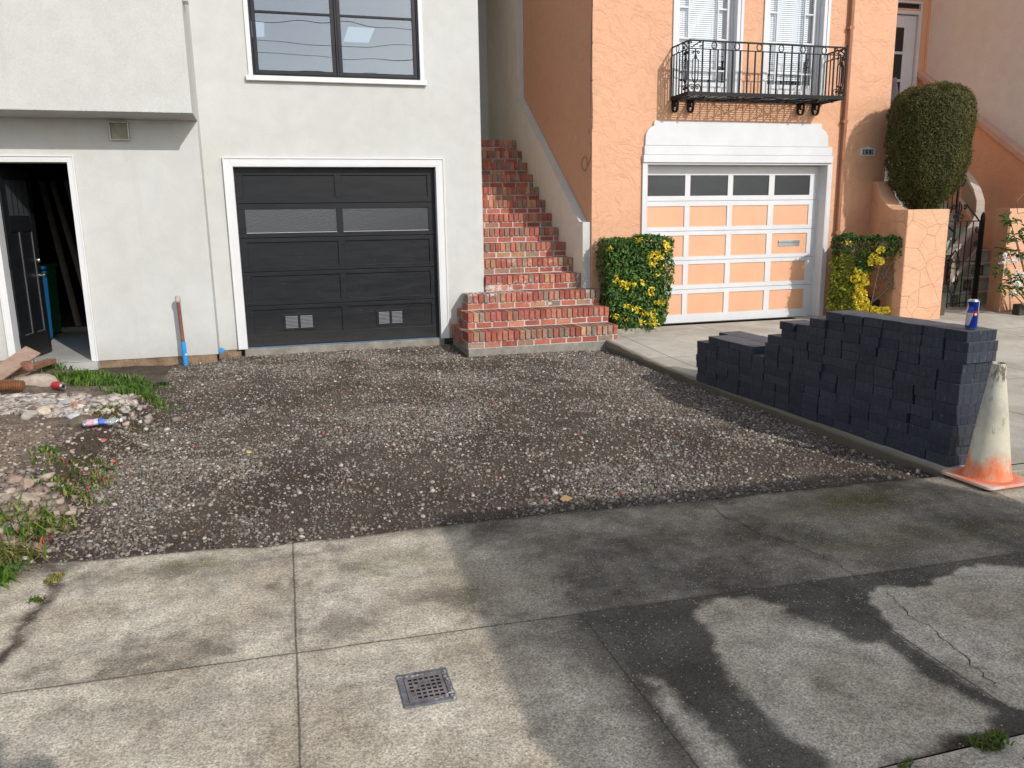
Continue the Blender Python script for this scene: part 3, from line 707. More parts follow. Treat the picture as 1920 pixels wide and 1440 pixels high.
# side doorway: room, floor, open door
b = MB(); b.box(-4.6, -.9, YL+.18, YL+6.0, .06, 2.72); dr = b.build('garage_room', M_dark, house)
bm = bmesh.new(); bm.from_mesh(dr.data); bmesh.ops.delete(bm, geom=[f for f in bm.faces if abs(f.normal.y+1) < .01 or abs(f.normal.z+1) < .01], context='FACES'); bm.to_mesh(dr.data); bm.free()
b = MB(); b.box(-4.6, -.9, YL+.17, YL+6.0, -.1, .094); b.box(DH[0]-.05, DH[1]+.05, YL-.09, YL+.17, -.1, .092); b.build('floor_slab', M_floor, house)
b = MB(); j = .02
b.box(DH[0]-.001, DH[0]+j, YL-.028, YL+.17, .094, DH[3]); b.box(DH[1]-j, DH[1]+.001, YL-.028, YL+.17, .094, DH[3]); b.box(DH[0]+j, DH[1]-j, YL-.028, YL+.17, DH[3]-j, DH[3]+.001)
b.build('door_jamb', M_trim, house, bev=.002)
hx, hy = DH[0]+.03, YL+.17
dv = Vector((.10, .67, 0)).normalized()
DW = .74; nv = Vector((dv.y, -dv.x, 0))                          # towards the viewer's right
Rm = Matrix(((dv.x, nv.x, 0, hx), (dv.y, nv.y, 0, hy), (0, 0, 1, .108), (0, 0, 0, 1)))
DT = 2.17
b = MB(); b.box(0, DW, -.04, -.004, 0, DT, rot=Rm)
# rails and stiles, proud by 10 mm round two tall panels and a glazed top light
for (u0, u1, z0, z1) in ((0, .11, 0, DT), (DW-.11, DW, 0, DT), (.11, DW-.11, 0, .27), (.11, DW-.11, DT-.14, DT), (.11, DW-.11, 1.45, 1.62), (DW/2-.045, DW/2+.045, .27, 1.45)):
    b.box(u0, u1, -.0035, .008, z0, z1, rot=Rm)
door = b.build('door', M_black_door, house, bev=.003)
b = MB()
for u0, u1 in ((.112, DW/2-.047), (DW/2+.047, DW-.112)):
    b.box(u1-.012, u1, -.003, .0045, .275, 1.445, rot=Rm); b.box(u0, u1-.013, -.003, .0045, .275, .287, rot=Rm)
b.build('panel_bead', simple('grey_bead', (.12, .12, .12), .3), door)
b = MB(); b.box(.112, DW-.112, -.003, .0005, 1.63, DT-.145, rot=Rm); b.build('pane', M_glass_frost, door)
b = MB()
for k in range(5):
    u = .13+k*(DW-.26)/4; b.box(u-.006, u+.006, .001, .006, 1.64, DT-.15, rot=Rm)
b.build('glazing_bar', M_black_door, door)
def rp(u, v, z): return Rm @ Vector((u, v, z))
for z_, r_ in ((.93, .028), (1.11, .024)):
    b = MB(); ax = Matrix(((dv.x, 0, nv.x), (dv.y, 0, nv.y), (0, 1, 0)))
    prof = [(.0001, .0), (.031, .0), (.031, .008), (.012, .012), (.012, .035), (r_, .045), (r_, .066), (.017, .075), (.0001, .076)] if z_ < 1 else [(.0001, 0), (.028, 0), (.028, .022), (.02, .03), (.0001, .031)]
    b.lathe(prof, rp(DW-.06, .008, z_), 20, axis=ax)
    smooth_by_angle(b.build('knob' if z_ < 1 else 'deadbolt', M_steel, door), 45)
for z_ in (.2, 1.05):
    b = MB(); b.box(-.012, .004, -.02, .012, z_, z_+.1, rot=Rm); b.build('hinge', M_iron, door)

# things inside the garage, half lost in the dark
def bin_(x, y, c, name, lab, zt=1.05):
    t = thing(name, lab, 'bin', (x, y, .094))
    b = MB(); n0 = 0
    b.prism([(x-.24, y-.27, .12), (x+.24, y-.27, .12), (x+.28, y-.33, zt), (x-.28, y-.33, zt)], (0, .58, 0)); b.build('body', simple('bin_plastic_'+name, c, .5, .08), t, bev=.02)
    b = MB(); b.box(x-.3, x+.3, y-.36, y+.3, zt+.002, zt+.05); b.build('lid', simple('bin_lid_'+name, tuple(q*.8 for q in c), .5, .08), t, bev=.02)
    b = MB(); 
    for sx in (-.2, .2): b.lathe([(.001, -.03), (.09, -.03), (.09, .03), (.001, .03)], (x+sx, y+.25, .185), 16, axis=Matrix(((0, 0, 1), (1, 0, 0), (0, 1, 0))))
    b.build('wheel', M_rub, t)
bin_(-3.36, 11.75, (.02, .25, .62), 'recycling_bin', 'blue wheeled bin in the dark garage behind the open door')
bin_(-3.43, 12.5, (.03, .28, .07), 'compost_bin', 'green wheeled bin in the dark garage behind the blue bin')
t = thing('leaning_timber', 'pale timber lengths leaning in the dark garage beyond the open door', 'timber', (-2.9, 13.2, .094))
for k, (x0, x1) in enumerate(((-3.05, -3.55), (-2.82, -3.4), (-2.62, -3.2))):
    b = MB(); b.tube([(x0, 13.2, .1), (x1, 14.2, 2.3)], .045, 4); b.build('board', simple('pale_pine%s' % 'abc'[k], (.40, .36, .29), .8, .15, 5), t)
b = MB(); b.box(-3.3, -2.5, 12.9, 13.0, .096, .16); b.build('board', simple('pale_pine_sill', (.34, .31, .26), .8, .15, 5), t)

# ------------------------------------------------------------------ brick steps
BP = [(.37, .115, .08), (.41, .135, .092), (.33, .10, .072), (.40, .16, .105), (.43, .18, .115), (.30, .17, .12), (.30, .20, .145), (.35, .115, .085), (.38, .125, .088), (.44, .235, .14), (.31, .095, .07)]
def bcol(): 
    c = random.choice(BP) if random.random() < .93 else (.25, .19, .15); k = random.uniform(.82, 1.18); return tuple(q*k for q in c)
stairs = thing('brick_steps', 'red brick steps climbing between the white house and the white stair wall', 'stairs', (3.1, 9.3, 0))
RISE, RUN = .203, .305
XW = 3.87
g = G('salted_brick'); co = g.coord(); S = g.sep(co)
c = g.mix(1.0, g.attr('col', 'Color'), g.gray(g.ramp(g.noise(co, 18, 5, .65), .25, .75, .78, 1.22)), 'MULTIPLY')
zm_ = g.math('MULTIPLY', g.ramp(g.math('ABSOLUTE', g.math('SUBTRACT', S[2], .715)), .10, .03), g.ramp(S[0], .15, -.15))
sn = g.ramp(g.math('ADD', g.noise(co, 9, 5, .7), g.math('MULTIPLY', zm_, .14)), .58, .70, 0, .85)
c = g.mix(sn, c, (.60, .56, .53)); M_brick_salt = g.fin(c, .9, .2, 0, g.bump(g.noise(co, 90, 4), .5, .006))
for k in range(14):
    zt = .27+RISE*k; zb = zt-RISE; yf = 9.295+RUN*k
    wide = k < 3
    x0 = (2.06, 2.135, 2.205)[k] if wide else 2.525; x1 = 4.03 if wide else XW-.003
    yback = YM-.003 if wide else yf+RUN+.03
    brk = MB(); mor = MB()
    zl = zb if k else .0705
    if k == 0: zb_s = .0705
    mor.box(x0+.012, x1-.006, yf+.006, (yback if wide else yf+RUN+.02), zb-(.0 if k else -.0), zt-.009)
    if wide:
        mor.v[-8:] = [(x, min(y, yback if x < 2.53 else 10.095), z) for x, y, z in mor.v[-8:]]
    # nosing course: bricks on edge
    n = max(1, round((x1-x0)/.0735)); p = (x1-x0)/n
    for i in range(n):
        a = x0+i*p+.0065; j = random.uniform(-.004, .004)
        brk.box(a, a+p-.013, yf-.018+j, yf+RUN-.012, zt-.112+j*.4, zt+j*.5, c=bcol())
    # stretcher course under it
    p2 = .212; off = (k % 2)*p2/2; a = x0-off
    while a < x1-.02:
        s0 = max(a+.0065, x0+.002); s1 = min(a+p2-.0065, x1-.002)
        if s1-s0 > .02:
            j = random.uniform(-.002, .002)
            brk.box(s0, s1, yf+.004+j, yf+.11, zb+.008 if k else zl+.006, zt-.126, c=bcol())
        a += p2
    if wide:                                                     # returned courses on the left flank
        y = yf+RUN
        while y < YM-.05:
            y1 = min(y+.0735, YM-.006); j = random.uniform(-.003, .003)
            brk.box(x0+j, x0+.2, y+.002, y1-.008, zt-.112, zt, c=bcol()); y += .0735
        y = yf+.12
        while y < YM-.05:
            y1 = min(y+.212, YM-.006)
            if y1-y > .05: brk.box(x0+.004, x0+.1, y, y1-.012, (zb+.006 if k else zl+.004), zt-.122, c=bcol())
            y += .212
    st = mor.build('step', M_mortar, stairs)
    ob = brk.build('bricks', M_brick_salt if k in (2, 3, 4) else M_brick, st, col=True); bevel(ob, .006, 2)
b = MB(); b.box(2.075, 4.0, 9.30, 10.09, -.12, .0705); b.box(2.075, 2.52, 10.09, 10.247, -.12, .0705); b.build('concrete_base', simple('old_concrete', (.26, .235, .2), .95, .25, 9, .7, 50, .01), stairs)
b = MB(); b.box(2.525, XW-.003, 13.58, 15.08, 2.5, 2.905); b.build('landing', M_mortar, stairs)
# stair wall with sloping cap
sw = thing('stair_wall', 'white stucco wall with a sloping top on the right of the brick steps', 'wall', (3.92, 10.15, 0))
b = MB()
b.prism([(XW, 10.14, .0), (XW, 10.14, 1.55), (XW, 10.27, 1.555), (XW, 13.15, 3.57), (XW, 13.15, 8.0), (XW, 15.3, 8.0), (XW, 15.3, 0)], (.108, 0, 0)); b.build('wall', stucco('bounce_lit_white_stucco', (.80, .745, .645), .2), sw, bev=.004)  # same white paint as the cap, warmed and lightened to stand for bounce light
b = MB(); pr_ = [(10.14, 0.0), (10.14, 1.55), (10.27, 1.555), (13.15, 3.57), (13.15, 8.0)]; ou = [(10.132, .0), (10.132, 1.558), (10.268, 1.564), (13.142, 3.575), (13.142, 8.0)]
for i in range(4): b.prism([(XW-.003, pr_[i][0], pr_[i][1]), (XW-.003, pr_[i+1][0], pr_[i+1][1]), (XW-.003, ou[i+1][0], ou[i+1][1]), (XW-.003, ou[i][0], ou[i][1])], (.111, 0, 0))
b.build('cap', M_white, sw)
b = MB(); b.quad((2.522, 15.1, 2.5), (XW, 15.1, 2.5), (XW, 15.1, 8), (2.522, 15.1, 8)); b.quad((2.522, 13.2, 6.2), (2.522, 15.1, 6.2), (XW, 15.1, 6.2), (XW, 13.2, 6.2)); b.build('entry_back_wall', M_white, house)
# ------------------------------------------------------------------ peach stucco house
YP = 10.10
ph = thing('stucco_house', 'peach stucco house with iron balcony and white gridded garage door', 'house', (6, YP, 0))
PG = (4.765, 7.605, .10, 2.325)
W1 = (5.15, 6.10, 3.17, 5.9); W2 = (6.50, 7.45, 3.17, 5.9)
b = MB()
b.facade(3.982, 8.58, .0, 8.5, YP, .17, [PG, W1, W2])
b.quad((3.982, 22, .0), (3.982, YP, .0), (3.982, YP, 8.5), (3.982, 22, 8.5))
b.quad((8.58, YP, .0), (8.58, 12.5, .0), (8.58, 12.5, 8.5), (8.58, YP, 8.5))
b.quad((3.982, YP, 8.5), (8.58, YP, 8.5), (8.58, 22, 8.5), (3.982, 22, 8.5))
b.facade(8.58, 11.36, 2.4, 8.5, 12.5, .08, [(10.2, 11.17, 2.9, 5.26)])
pw = b.build('wall', M_peach, ph)
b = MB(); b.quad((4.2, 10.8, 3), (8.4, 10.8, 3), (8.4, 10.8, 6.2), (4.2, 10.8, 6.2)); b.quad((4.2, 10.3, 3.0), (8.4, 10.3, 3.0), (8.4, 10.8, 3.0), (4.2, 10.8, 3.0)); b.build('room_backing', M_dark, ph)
# pilaster at the right corner
b = MB(); b.box(7.86, 8.585, YP-.035, YP+.002, .0, 8.5); b.build('pilaster', M_peach, ph, bev=.012)
# header over the garage: band, tier and shouldered crest
hd = None
b = MB(); b.box(4.70, 7.66, YP-.055, YP+.02, 2.327, 2.425); hd = b.build('header', M_trim_old, ph, bev=.006)
b = MB(); b.box(4.715, 7.645, YP-.045, YP+.015, 2.427, 2.545); b.build('tier', M_trim_old, hd, bev=.008)
def arc(cx, cz, r, a0, a1, n=9): return [(cx+r*math.cos(math.radians(a0+(a1-a0)*i/n)), cz+r*math.sin(math.radians(a0+(a1-a0)*i/n))) for i in range(n+1)]
rt = [(7.575, 2.547), (7.575, 2.64)] + [(7.565, 2.70), (7.535, 2.75), (7.49, 2.785), (7.455, 2.80), (7.455, 2.835), (7.445, 2.868)]
lf = [(12.305-x, z) for x, z in rt][::-1]
b = MB(); b.prism([(x, YP-.035, z) for x, z in rt+lf], (0, .045, 0)); b.build('crest', M_trim_old, hd, bev=.008)
b = MB(); q_ = .055
b.box(4.70, PG[0], YP-.03, YP+.001, .06, 2.325); b.box(PG[1], 7.675, YP-.03, YP+.001, .06, 2.325)
b.box(PG[0], PG[0]+.012, YP-.029, YP+.175, .06, 2.3); b.box(PG[1]-.012, PG[1], YP-.029, YP+.175, .06, 2.3); b.box(PG[0], PG[1], YP-.028, YP+.175, 2.302, 2.326)
b.build('garage_jamb', M_trim_old, ph, bev=.004)
YG = 10.27
rows = [(1.892, 2.171), (1.469, 1.752), (1.053, 1.347), (.654, .942), (.232, .525)]
cols = [(4.85, 5.435), (5.515, 6.105), (6.187, 6.768), (6.86, 7.45)]
gx0, gx1 = PG[0]+.012, 7.57
b = MB(); b.box(gx0, PG[1]-.012, YG+.014, YG+.04, .105, 2.30); gd_ = b.build('garage_door', M_trim_old, ph)
secs = [1.822, 1.408, .998, .588]; zb_ = [.112]+secs[::-1]+[2.295]
b = MB()
for i in range(5):
    z0, z1 = zb_[i]+(.0025 if i else 0), zb_[i+1]-(.0025 if i < 4 else 0); r = rows[4-i]
    b.box(gx0, gx1, YG-.012, YG+.0135, z0, r[0]); b.box(gx0, gx1, YG-.012, YG+.0135, r[1], z1)
    ed = [gx0]+[q for c in cols for q in c]+[gx1]
    for k in range(0, 10, 2): b.box(ed[k], ed[k+1], YG-.012, YG+.0135, r[0], r[1])
b.build('door_rails', M_trim_old, gd_, bev=.002)
b = MB(); b.box(gx1+.001, PG[1]-.012, YG-.02, YG+.013, .105, 2.3); b.build('stop', M_trim_old, gd_)
for i, r in enumerate(rows):
    for c in cols:
        b = MB(); b.box(c[0]+.0005, c[1]-.0005, YG+.002, YG+.013, r[0]+.0005, r[1]-.0005)
        b.build('pane' if i == 0 else 'panel', M_glass_dark if i == 0 else M_pkpaint, gd_)
b = MB(); b.box(6.974, 7.335, YG-.006, YG+.003, 1.16, 1.248); b.box(6.974, 7.335, YG-.016, YG-.006, 1.215, 1.248); b.build('mail_slot', simple('slot_metal', (.40, .43, .43), .35, .08, 8, 0, 1, 0, .5, .5), gd_, bev=.003)
# house number plate
b = MB(); x0, x1, z0, z1 = 8.115, 8.375, 2.432, 2.535; xm = (x0+x1)/2; yq = YP-.035
b.prism([(x0, yq-.012, z0), (x1, yq-.012, z0), (x1, yq-.012, z1), (xm+.07, yq-.012, z1+.006), (xm+.025, yq-.012, z1+.018), (xm, yq-.012, z1+.03), (xm-.025, yq-.012, z1+.018), (xm-.07, yq-.012, z1+.006), (x0, yq-.012, z1)], (0, .014, 0))
pl = b.build('number_plate', M_trim_old, ph, bev=.003)
for k, ch in enumerate('850'):
    xa_ = xm-.088+k*.061
    b = MB(); b.box(xa_, xa_+.056, yq-.016, yq-.011, z0+.018, z1-.014); tl = b.build('number_tile', M_black, pl, bev=.001)
    V, F = text_mesh(ch, .082); V = V*np.array((.8, 1, 1)); cxx = (V[:, 0].min()+V[:, 0].max())/2; czz = (V[:, 1].min()+V[:, 1].max())/2
    P_ = np.stack([V[:, 0]-cxx+xa_+.028, V[:, 2]*0+yq-.0172, V[:, 1]-czz+(z0+z1)/2+.002], -1)
    raw('digit', P_, F, M_trim_old, pl)
# brown downpipe
b = MB(); xd = 7.815
b.tube([(xd, YP-.05, .1), (xd, YP-.05, 8.4)], .03, 8)
for z in (1.35, 2.9, 4.15): b.box(xd-.04, xd+.04, YP-.075, YP+.0, z-.02, z+.02)
dp = b.build('downpipe', M_copper, ph); smooth_by_angle(dp)
# loose cables down the left corner
b = MB(); Z_ = np.linspace(8, 2.75, 40)
for s_ in (0, 1):
    b.tube([(3.975-.012*s_+.012*math.sin(z*3+s_), YP-.012-.008*math.sin(z*2.3+s_*2), z) for z in Z_], .0035, 5)
b.tube([(3.97+.02*math.sin(t*1.2), YP+.03+.22*t/6*math.cos(t*.9)+.05, 2.75-.08*t) for t in np.linspace(0, 6, 30)], .003, 5)
b.tube([(3.972, YP+.25+.10*math.cos(t), 2.33+.09*math.sin(t)) for t in np.linspace(0, 7.5, 30)], .003, 5)
for z in np.arange(2.9, 8, .45): b.box(3.965, 3.985, YP-.016, YP-.0, z-.006, z+.006)
b.build('loose_cable', simple('cable_sheath', (.10, .06, .04), .6), ph)
# two french windows with blinds
M_blind = simple('blind_slat', (.80, .82, .83), .6, .04, 3)
for wi, (x0, x1, z0, z1) in enumerate((W1, W2)):
    yw = YP+.115; s_ = .062
    b = MB()
    b.box(x0, x0+.05, YP-.012, yw+.03, z0, z1); b.box(x1-.05, x1, YP-.012, yw+.03, z0, z1)
    b.box(x0-.045, x0-.001, YP-.022, YP+.001, z0, z1); b.box(x1+.001, x1+.045, YP-.022, YP+.001, z0, z1)
    b.box(x1-.075, x1-.051, yw-.03, yw+.03, z0, z1); b.box(x0+.051, x0+.062, yw-.03, yw+.03, z0, z1)
    wn = b.build('french_window', M_trim_old, ph, bev=.004)
    a, c = x0+.075, x1-.09
    m1, m2 = a+.135*1.0, c-.135
    b = MB()
    b.box(a-.013, a+.04, yw, yw+.04, z0+.02, z1); b.box(c-.04, c+.014, yw, yw+.04, z0+.02, z1)
    b.box(a+.04, c-.04, yw, yw+.04, z0+.02, 3.395)
    b.box(m1+.03, m1+.048, yw+.004, yw+.036, 3.395, z1); b.box(m2-.048, m2-.03, yw+.004, yw+.036, 3.395, z1)
    for zz_ in (3.545, 3.945, 4.33, 4.73):
        b.box(a+.04, m1+.03, yw+.006, yw+.034, zz_-.011, zz_+.011); b.box(m2-.03, c-.04, yw+.006, yw+.034, zz_-.011, zz_+.011)
        if zz_ < 3.6: b.box(m1+.048, m2-.048, yw+.006, yw+.034, zz_-.011, zz_+.011)
    b.build('sash', M_trim_old, wn, bev=.003)
    b = MB(); b.box(a+.035, c-.035, yw+.018, yw+.021, 3.39, z1); b.build('pane', M_glass_clear, wn)
    b = MB(); zlow = 3.46 if wi else 3.44
    for z in np.arange(zlow, z1, .026):
        b.quad((a+.04, yw+.052, z), (m2-.02, yw+.052, z), (m2-.02, yw+.066, z+.0235), (a+.04, yw+.066, z+.0235))
        if z > (3.70 if wi else 3.62): b.quad((m2-.018, yw+.052, z), (m2+.055, yw+.052, z), (m2+.055, yw+.066, z+.0235), (m2-.018, yw+.066, z+.0235))
    for xx in (a+.12, (a+m2)/2, m2-.1): b.box(xx-.002, xx+.002, yw+.049, yw+.051, zlow, z1)
    b.build('blind', M_blind, wn)
# wrought iron balcony
bal = None; bx0, bx1, by0, by1 = 5.10, 7.46, 9.635, 10.10
zf, zr, zm = 3.15, 3.79, 3.692
b = MB(); b.box(bx0, bx1, by0-.012, by0, zf-.02, zf+.025); b.box(bx0, bx0+.012, by0, by1, zf-.02, zf+.025); b.box(bx1-.012, bx1, by0, by1, zf-.02, zf+.025); b.box(bx0+.012, bx1-.012, by1-.02, by1-.008, zf-.02, zf+.02)
bal = b.build('balcony', M_iron, ph)
b = MB()
for y in np.arange(by0+.035, by1-.02, .046): b.box(bx0+.012, bx1-.012, y-.007, y+.007, zf-.002, zf+.002)
for x in np.arange(bx0+.13, bx1-.02, .135): b.box(x-.007, x+.007, by0, by1-.02, zf-.008, zf-.0025)
for (x0, x1) in ((5.7, 6.35), (6.35, 7.0), (7.0, 6.35), (6.35, 5.7)): b.tube([(x0, by0+.02, zf-.018), (x1, by1-.02, zf-.018)], .008, 5)
b.build('floor_grate', M_iron, bal)
def ring(b, cx, cy, cz, rx, rz, axis, r=.0055, n=20):
    pts = []
    for i in range(n+1):
        t = 2*math.pi*i/n
        pts.append((cx+rx*math.cos(t), cy, cz+rz*math.sin(t)) if axis == 'x' else (cx, cy+rx*math.cos(t), cz+rz*math.sin(t)))
    b.tube(pts, r, 5, cap=False)
def scroll(b, o, u, v, pts, r=.0055): r = r*1.3; b.tube([tuple(np.array(o)+np.array(u)*p+np.array(v)*q) for p, q in pts], r, 5)
def spiral(cx, cy, r0, r1, a0, a1, n=16):
    return [(cx+(r0+(r1-r0)*i/n)*math.cos(math.radians(a0+(a1-a0)*i/n)), cy+(r0+(r1-r0)*i/n)*math.sin(math.radians(a0+(a1-a0)*i/n))) for i in range(n+1)]
def ornament(b, o, u, w):
    """a narrow scrollwork panel of width w along u, standing on the floor frame"""
    v = (0, 0, 1); H = zm-zf
    m = w/2
    scroll(b, o, u, v, [(m, 0), (m, H)], .007)
    for s_ in (-1, 1):
        q = lambda P: [(m+s_*x, z) for x, z in P]
        scroll(b, o, u, v, q([(0, H-.03), (.02, H-.035)] + spiral(.036, H-.045, .02, .006, 120, -260)), .005)
        scroll(b, o, u, v, q([(.004, H-.06), (.015, H-.11), (.042, H-.14), (.042, .2), (.03, .16), (.012, .135)]), .005)
        scroll(b, o, u, v, q(spiral(.04, .065, .047, .047, 100, -250, 18)), .005)
        scroll(b, o, u, v, q(spiral(.035, .07, .022, .006, 180, -200)), .005)
def scrollS(b, o, u, w):
    v = (0, 0, 1); h = zr-zm
    scroll(b, o, u, v, spiral(.03, h*.72, .018, .005, 200, -160) , .005)
    scroll(b, o, u, v, [(.03, h*.25), (.05, h*.18), (w*.42, h*.45), (w*.58, h*.6), (w-.05, h*.84), (w-.03, h*.8)], .006)
    scroll(b, o, u, v, spiral(w-.03, h*.3, .018, .005, 20, 380), .005)
b = MB()
b.box(bx0, bx1, by0-.008, by0+.010, zr-.010, zr+.010); b.box(bx0, bx1, by0-.004, by0+.006, zm-.006, zm+.006)
for xs_ in (bx0, bx1-.012):
    b.box(xs_, xs_+.014, by0+.010, by1, zr-.008, zr+.008); b.box(xs_+.002, xs_+.012, by0+.006, by1, zm-.006, zm+.006)
for x, y in ((bx0+.006, by0+.002), (bx1-.006, by0+.002), (bx0+.006, by1-.008), (bx1-.006, by1-.008)): b.box(x-.008, x+.008, y-.008, y+.008, zf, zr+.006)
b.lathe([(.0001, .03), (.012, .02), (.014, .008), (.006, 0)], (bx1-.006, by0+.002, zr+.008), 10)
pan = .20
N_ = 18; L0, L1 = bx0+pan, bx1-pan
for k in range(N_+1):
    x = L0+(L1-L0)*k/N_; top = zr if k % 3 == 0 else zm
    b.box(x-.0085, x+.0085, by0-.006, by0+.008, zf, top)
for k in range(6):
    xc = L0+(L1-L0)*(k+.5)/6; ring(b, xc, by0+.001, (zr+zm)/2, .036, .042, 'x', .007)
ornament(b, (bx0, by0+.001, zf), (1, 0, 0), pan); ornament(b, (bx1-pan, by0+.001, zf), (1, 0, 0), pan)
scrollS(b, (bx0, by0+.001, zm), (1, 0, 0), pan); scrollS(b, (bx1-pan, by0+.001, zm), (1, 0, 0), pan)
for xs_ in (bx0+.007, bx1-.007):
    ornament(b, (xs_, by0, zf), (0, 1, 0), .17); scrollS(b, (xs_, by0, zm), (0, 1, 0), .17)
    for y in (by0+.17, by0+.25, by0+.33, by0+.41): b.box(xs_-.006, xs_+.006, y-.006, y+.006, zf, zr if abs(y-by0-.17) < .01 else zm)
    ring(b, xs_, by0+.31, (zr+zm)/2, .036, .042, 'y')
smooth_by_angle(b.build('railing', M_iron, bal), 40)
for x in (5.13, 5.36, 7.06, 7.30):
    b = MB(); W_ = .018
    prof = [(by1-.01, zf-.03), (by1-.01, zf-.1)] + [(by1-.075+.065*math.cos(a), zf-.105+.075*math.sin(a)) for a in np.radians(np.linspace(0, -195, 16))] + [(by1-.10+.045*math.cos(a), zf-.075+.04*math.sin(a)) for a in np.radians(np.linspace(170, -120, 14))]
    b2 = []
    for i in range(len(prof)-1):
        (y0, z0), (y1, z1) = prof[i], prof[i+1]; d = Vector((y1-y0, z1-z0)); 
        if d.length < 1e-4: continue
        n = Vector((-d.y, d.x)).normalized()*.0045
        b.quad((x-W_, y0+n.x, z0+n.y), (x-W_, y1+n.x, z1+n.y), (x+W_, y1+n.x, z1+n.y), (x+W_, y0+n.x, z0+n.y))
        b.quad((x-W_, y0-n.x, z0-n.y), (x+W_, y0-n.x, z0-n.y), (x+W_, y1-n.x, z1-n.y), (x-W_, y1-n.x, z1-n.y))
        b.quad((x-W_, y0-n.x, z0-n.y), (x-W_, y1-n.x, z1-n.y), (x-W_, y1+n.x, z1+n.y), (x-W_, y0+n.x, z0+n.y))
        b.quad((x+W_, y0-n.x, z0-n.y), (x+W_, y0+n.x, z0+n.y), (x+W_, y1+n.x, z1+n.y), (x+W_, y1-n.x, z1-n.y))
    b.box(x-.012, x+.012, by0+.03, by1, zf-.034, zf-.021); b.box(x-.012, x+.012, by0+.02, by0+.05, zf-.06, zf-.035)
    b.build('bracket', M_iron, bal)
# entrance door at the head of the tiled stairs
YE = 12.5
b = MB(); b.box(10.25, 11.10, YE+.05, YE+.09, 2.9, 5.03); ed = b.build('entrance_door', M_trim_old, ph)
b = MB(); b.box(10.20, 10.24, YE-.02, YE+.08, 2.9, 5.1); b.box(11.11, 11.168, YE-.02, YE+.08, 2.9, 5.1); b.box(10.24, 11.11, YE-.02, YE+.08, 5.045, 5.1); b.box(10.2, 11.168, YE-.02, YE+.08, 5.225, 5.26); b.box(11.135, 11.168, YE-.018, YE+.08, 5.1, 5.225); b.build('frame', M_trim_old, ed, bev=.004)
b = MB(); b.box(10.2, 11.134, YE-.005, YE+.08, 5.1, 5.14); b.build('transom_rail', M_pkpaint, ed)
b = MB(); b.box(10.24, 11.13, YE+.03, YE+.04, 5.14, 5.225); b.build('transom_light', M_glass_dark, ed)
b = MB()
for (x0, x1, z0, z1) in ((10.25, 10.37, 2.95, 5.03), (10.86, 11.10, 2.95, 5.03), (10.37, 10.86, 4.83, 5.03), (10.37, 10.86, 4.385, 4.43), (10.37, 10.86, 3.92, 3.965), (10.37, 10.86, 2.95, 3.5)): b.box(x0, x1, YE+.03, YE+.0495, z0, z1)
b.build('sash', M_trim_old, ed, bev=.004)
b = MB(); b.box(10.36, 10.87, YE+.040, YE+.045, 3.5, 4.84); b.build('pane', M_glass_dark, ed)
b = MB(); b.box(11.17, 11.36, YE-.01, YE+.002, 2.9, 5.3); b.box(11.30, 11.36, YE-.03, YE-.008, 2.9, 5.3); b.lathe([(.0001, .02), (.018, .016), (.02, 0)], (11.235, YE-.012, 3.62), 12, m=1, axis=Matrix(((1, 0, 0), (0, 0, -1), (0, 1, 0))))
b.build('door_surround', [M_pkpaint, M_black], ed, bev=.003)
# cloth bundle hung by the door
V = []; nu, nv_ = 14, 16
for i in range(nu):
    for j in range(nv_):
        u, v = i/(nu-1), j/(nv_-1)
        x = 10.15+.62*u*(.75+.25*v)+.02*math.sin(v*7+u*3); y = YE-.14+.07*math.sin(u*16+v*2)+.05*v*math.sin(u*5); z = 3.98-.25*(1-u)*(1-v)*1.3-1.0*v
        V.append((x, y, z))
idx = np.arange(nu*nv_).reshape(nu, nv_); F = np.stack([idx[:-1, :-1], idx[1:, :-1], idx[1:, 1:], idx[:-1, 1:]], -1).reshape(-1, 4)
cl = raw('hanging_cloth', V, F, M_cloth, loc=(10.4, YE-.1, 2.95), smooth=True); so_ = cl.modifiers.new('thickness', 'SOLIDIFY'); so_.thickness = .012; cl.modifiers.new('sub', 'SUBSURF').levels = 1; cl.modifiers['sub'].render_levels = 1
tag(cl, 'grey purple cloth bundle hanging in front of the white entrance door', 'cloth')
# ------------------------------------------------------------------ cream neighbour at the right edge
ch = thing('neighbour_house', 'plain cream stucco side wall of the house at the far right', 'house', (12, 9.3, 0))
b = MB()
b.quad((11.34, 9.3, 0), (11.34, 9.3, 8.5), (11.34, 24, 8.5), (11.34, 24, 0)); b.facade(11.34, 18, 0, 8.5, 9.3, .1, []); b.quad((11.34, 9.3, 8.5), (18, 9.3, 8.5), (18, 24, 8.5), (11.34, 24, 8.5)); b.quad((18, 9.3, 0), (18, 24, 0), (18, 24, 8.5), (18, 9.3, 8.5))
b.build('wall', M_cream, ch)
sl_ = thing('stair_wall', 'peach stucco wall with a sloping cap against the cream house', 'wall', (11.25, 9.3, 0))
b = MB(); b.prism([(11.22, 8.95, 0), (11.22, 8.95, 1.55), (11.22, 12.497, 4.0), (11.22, 12.497, 0)], (.115, 0, 0)); b.build('wall', M_peach, sl_)
b = MB(); b.prism([(11.17, 8.95, 1.552), (11.17, 8.95, 1.66), (11.17, 12.497, 4.11), (11.17, 12.497, 4.002)], (.166, 0, 0)); b.build('cap', simple('pink_cap', (.60, .37, .28), .7, .1, 5, .2, 60, .003), sl_, bev=.01)
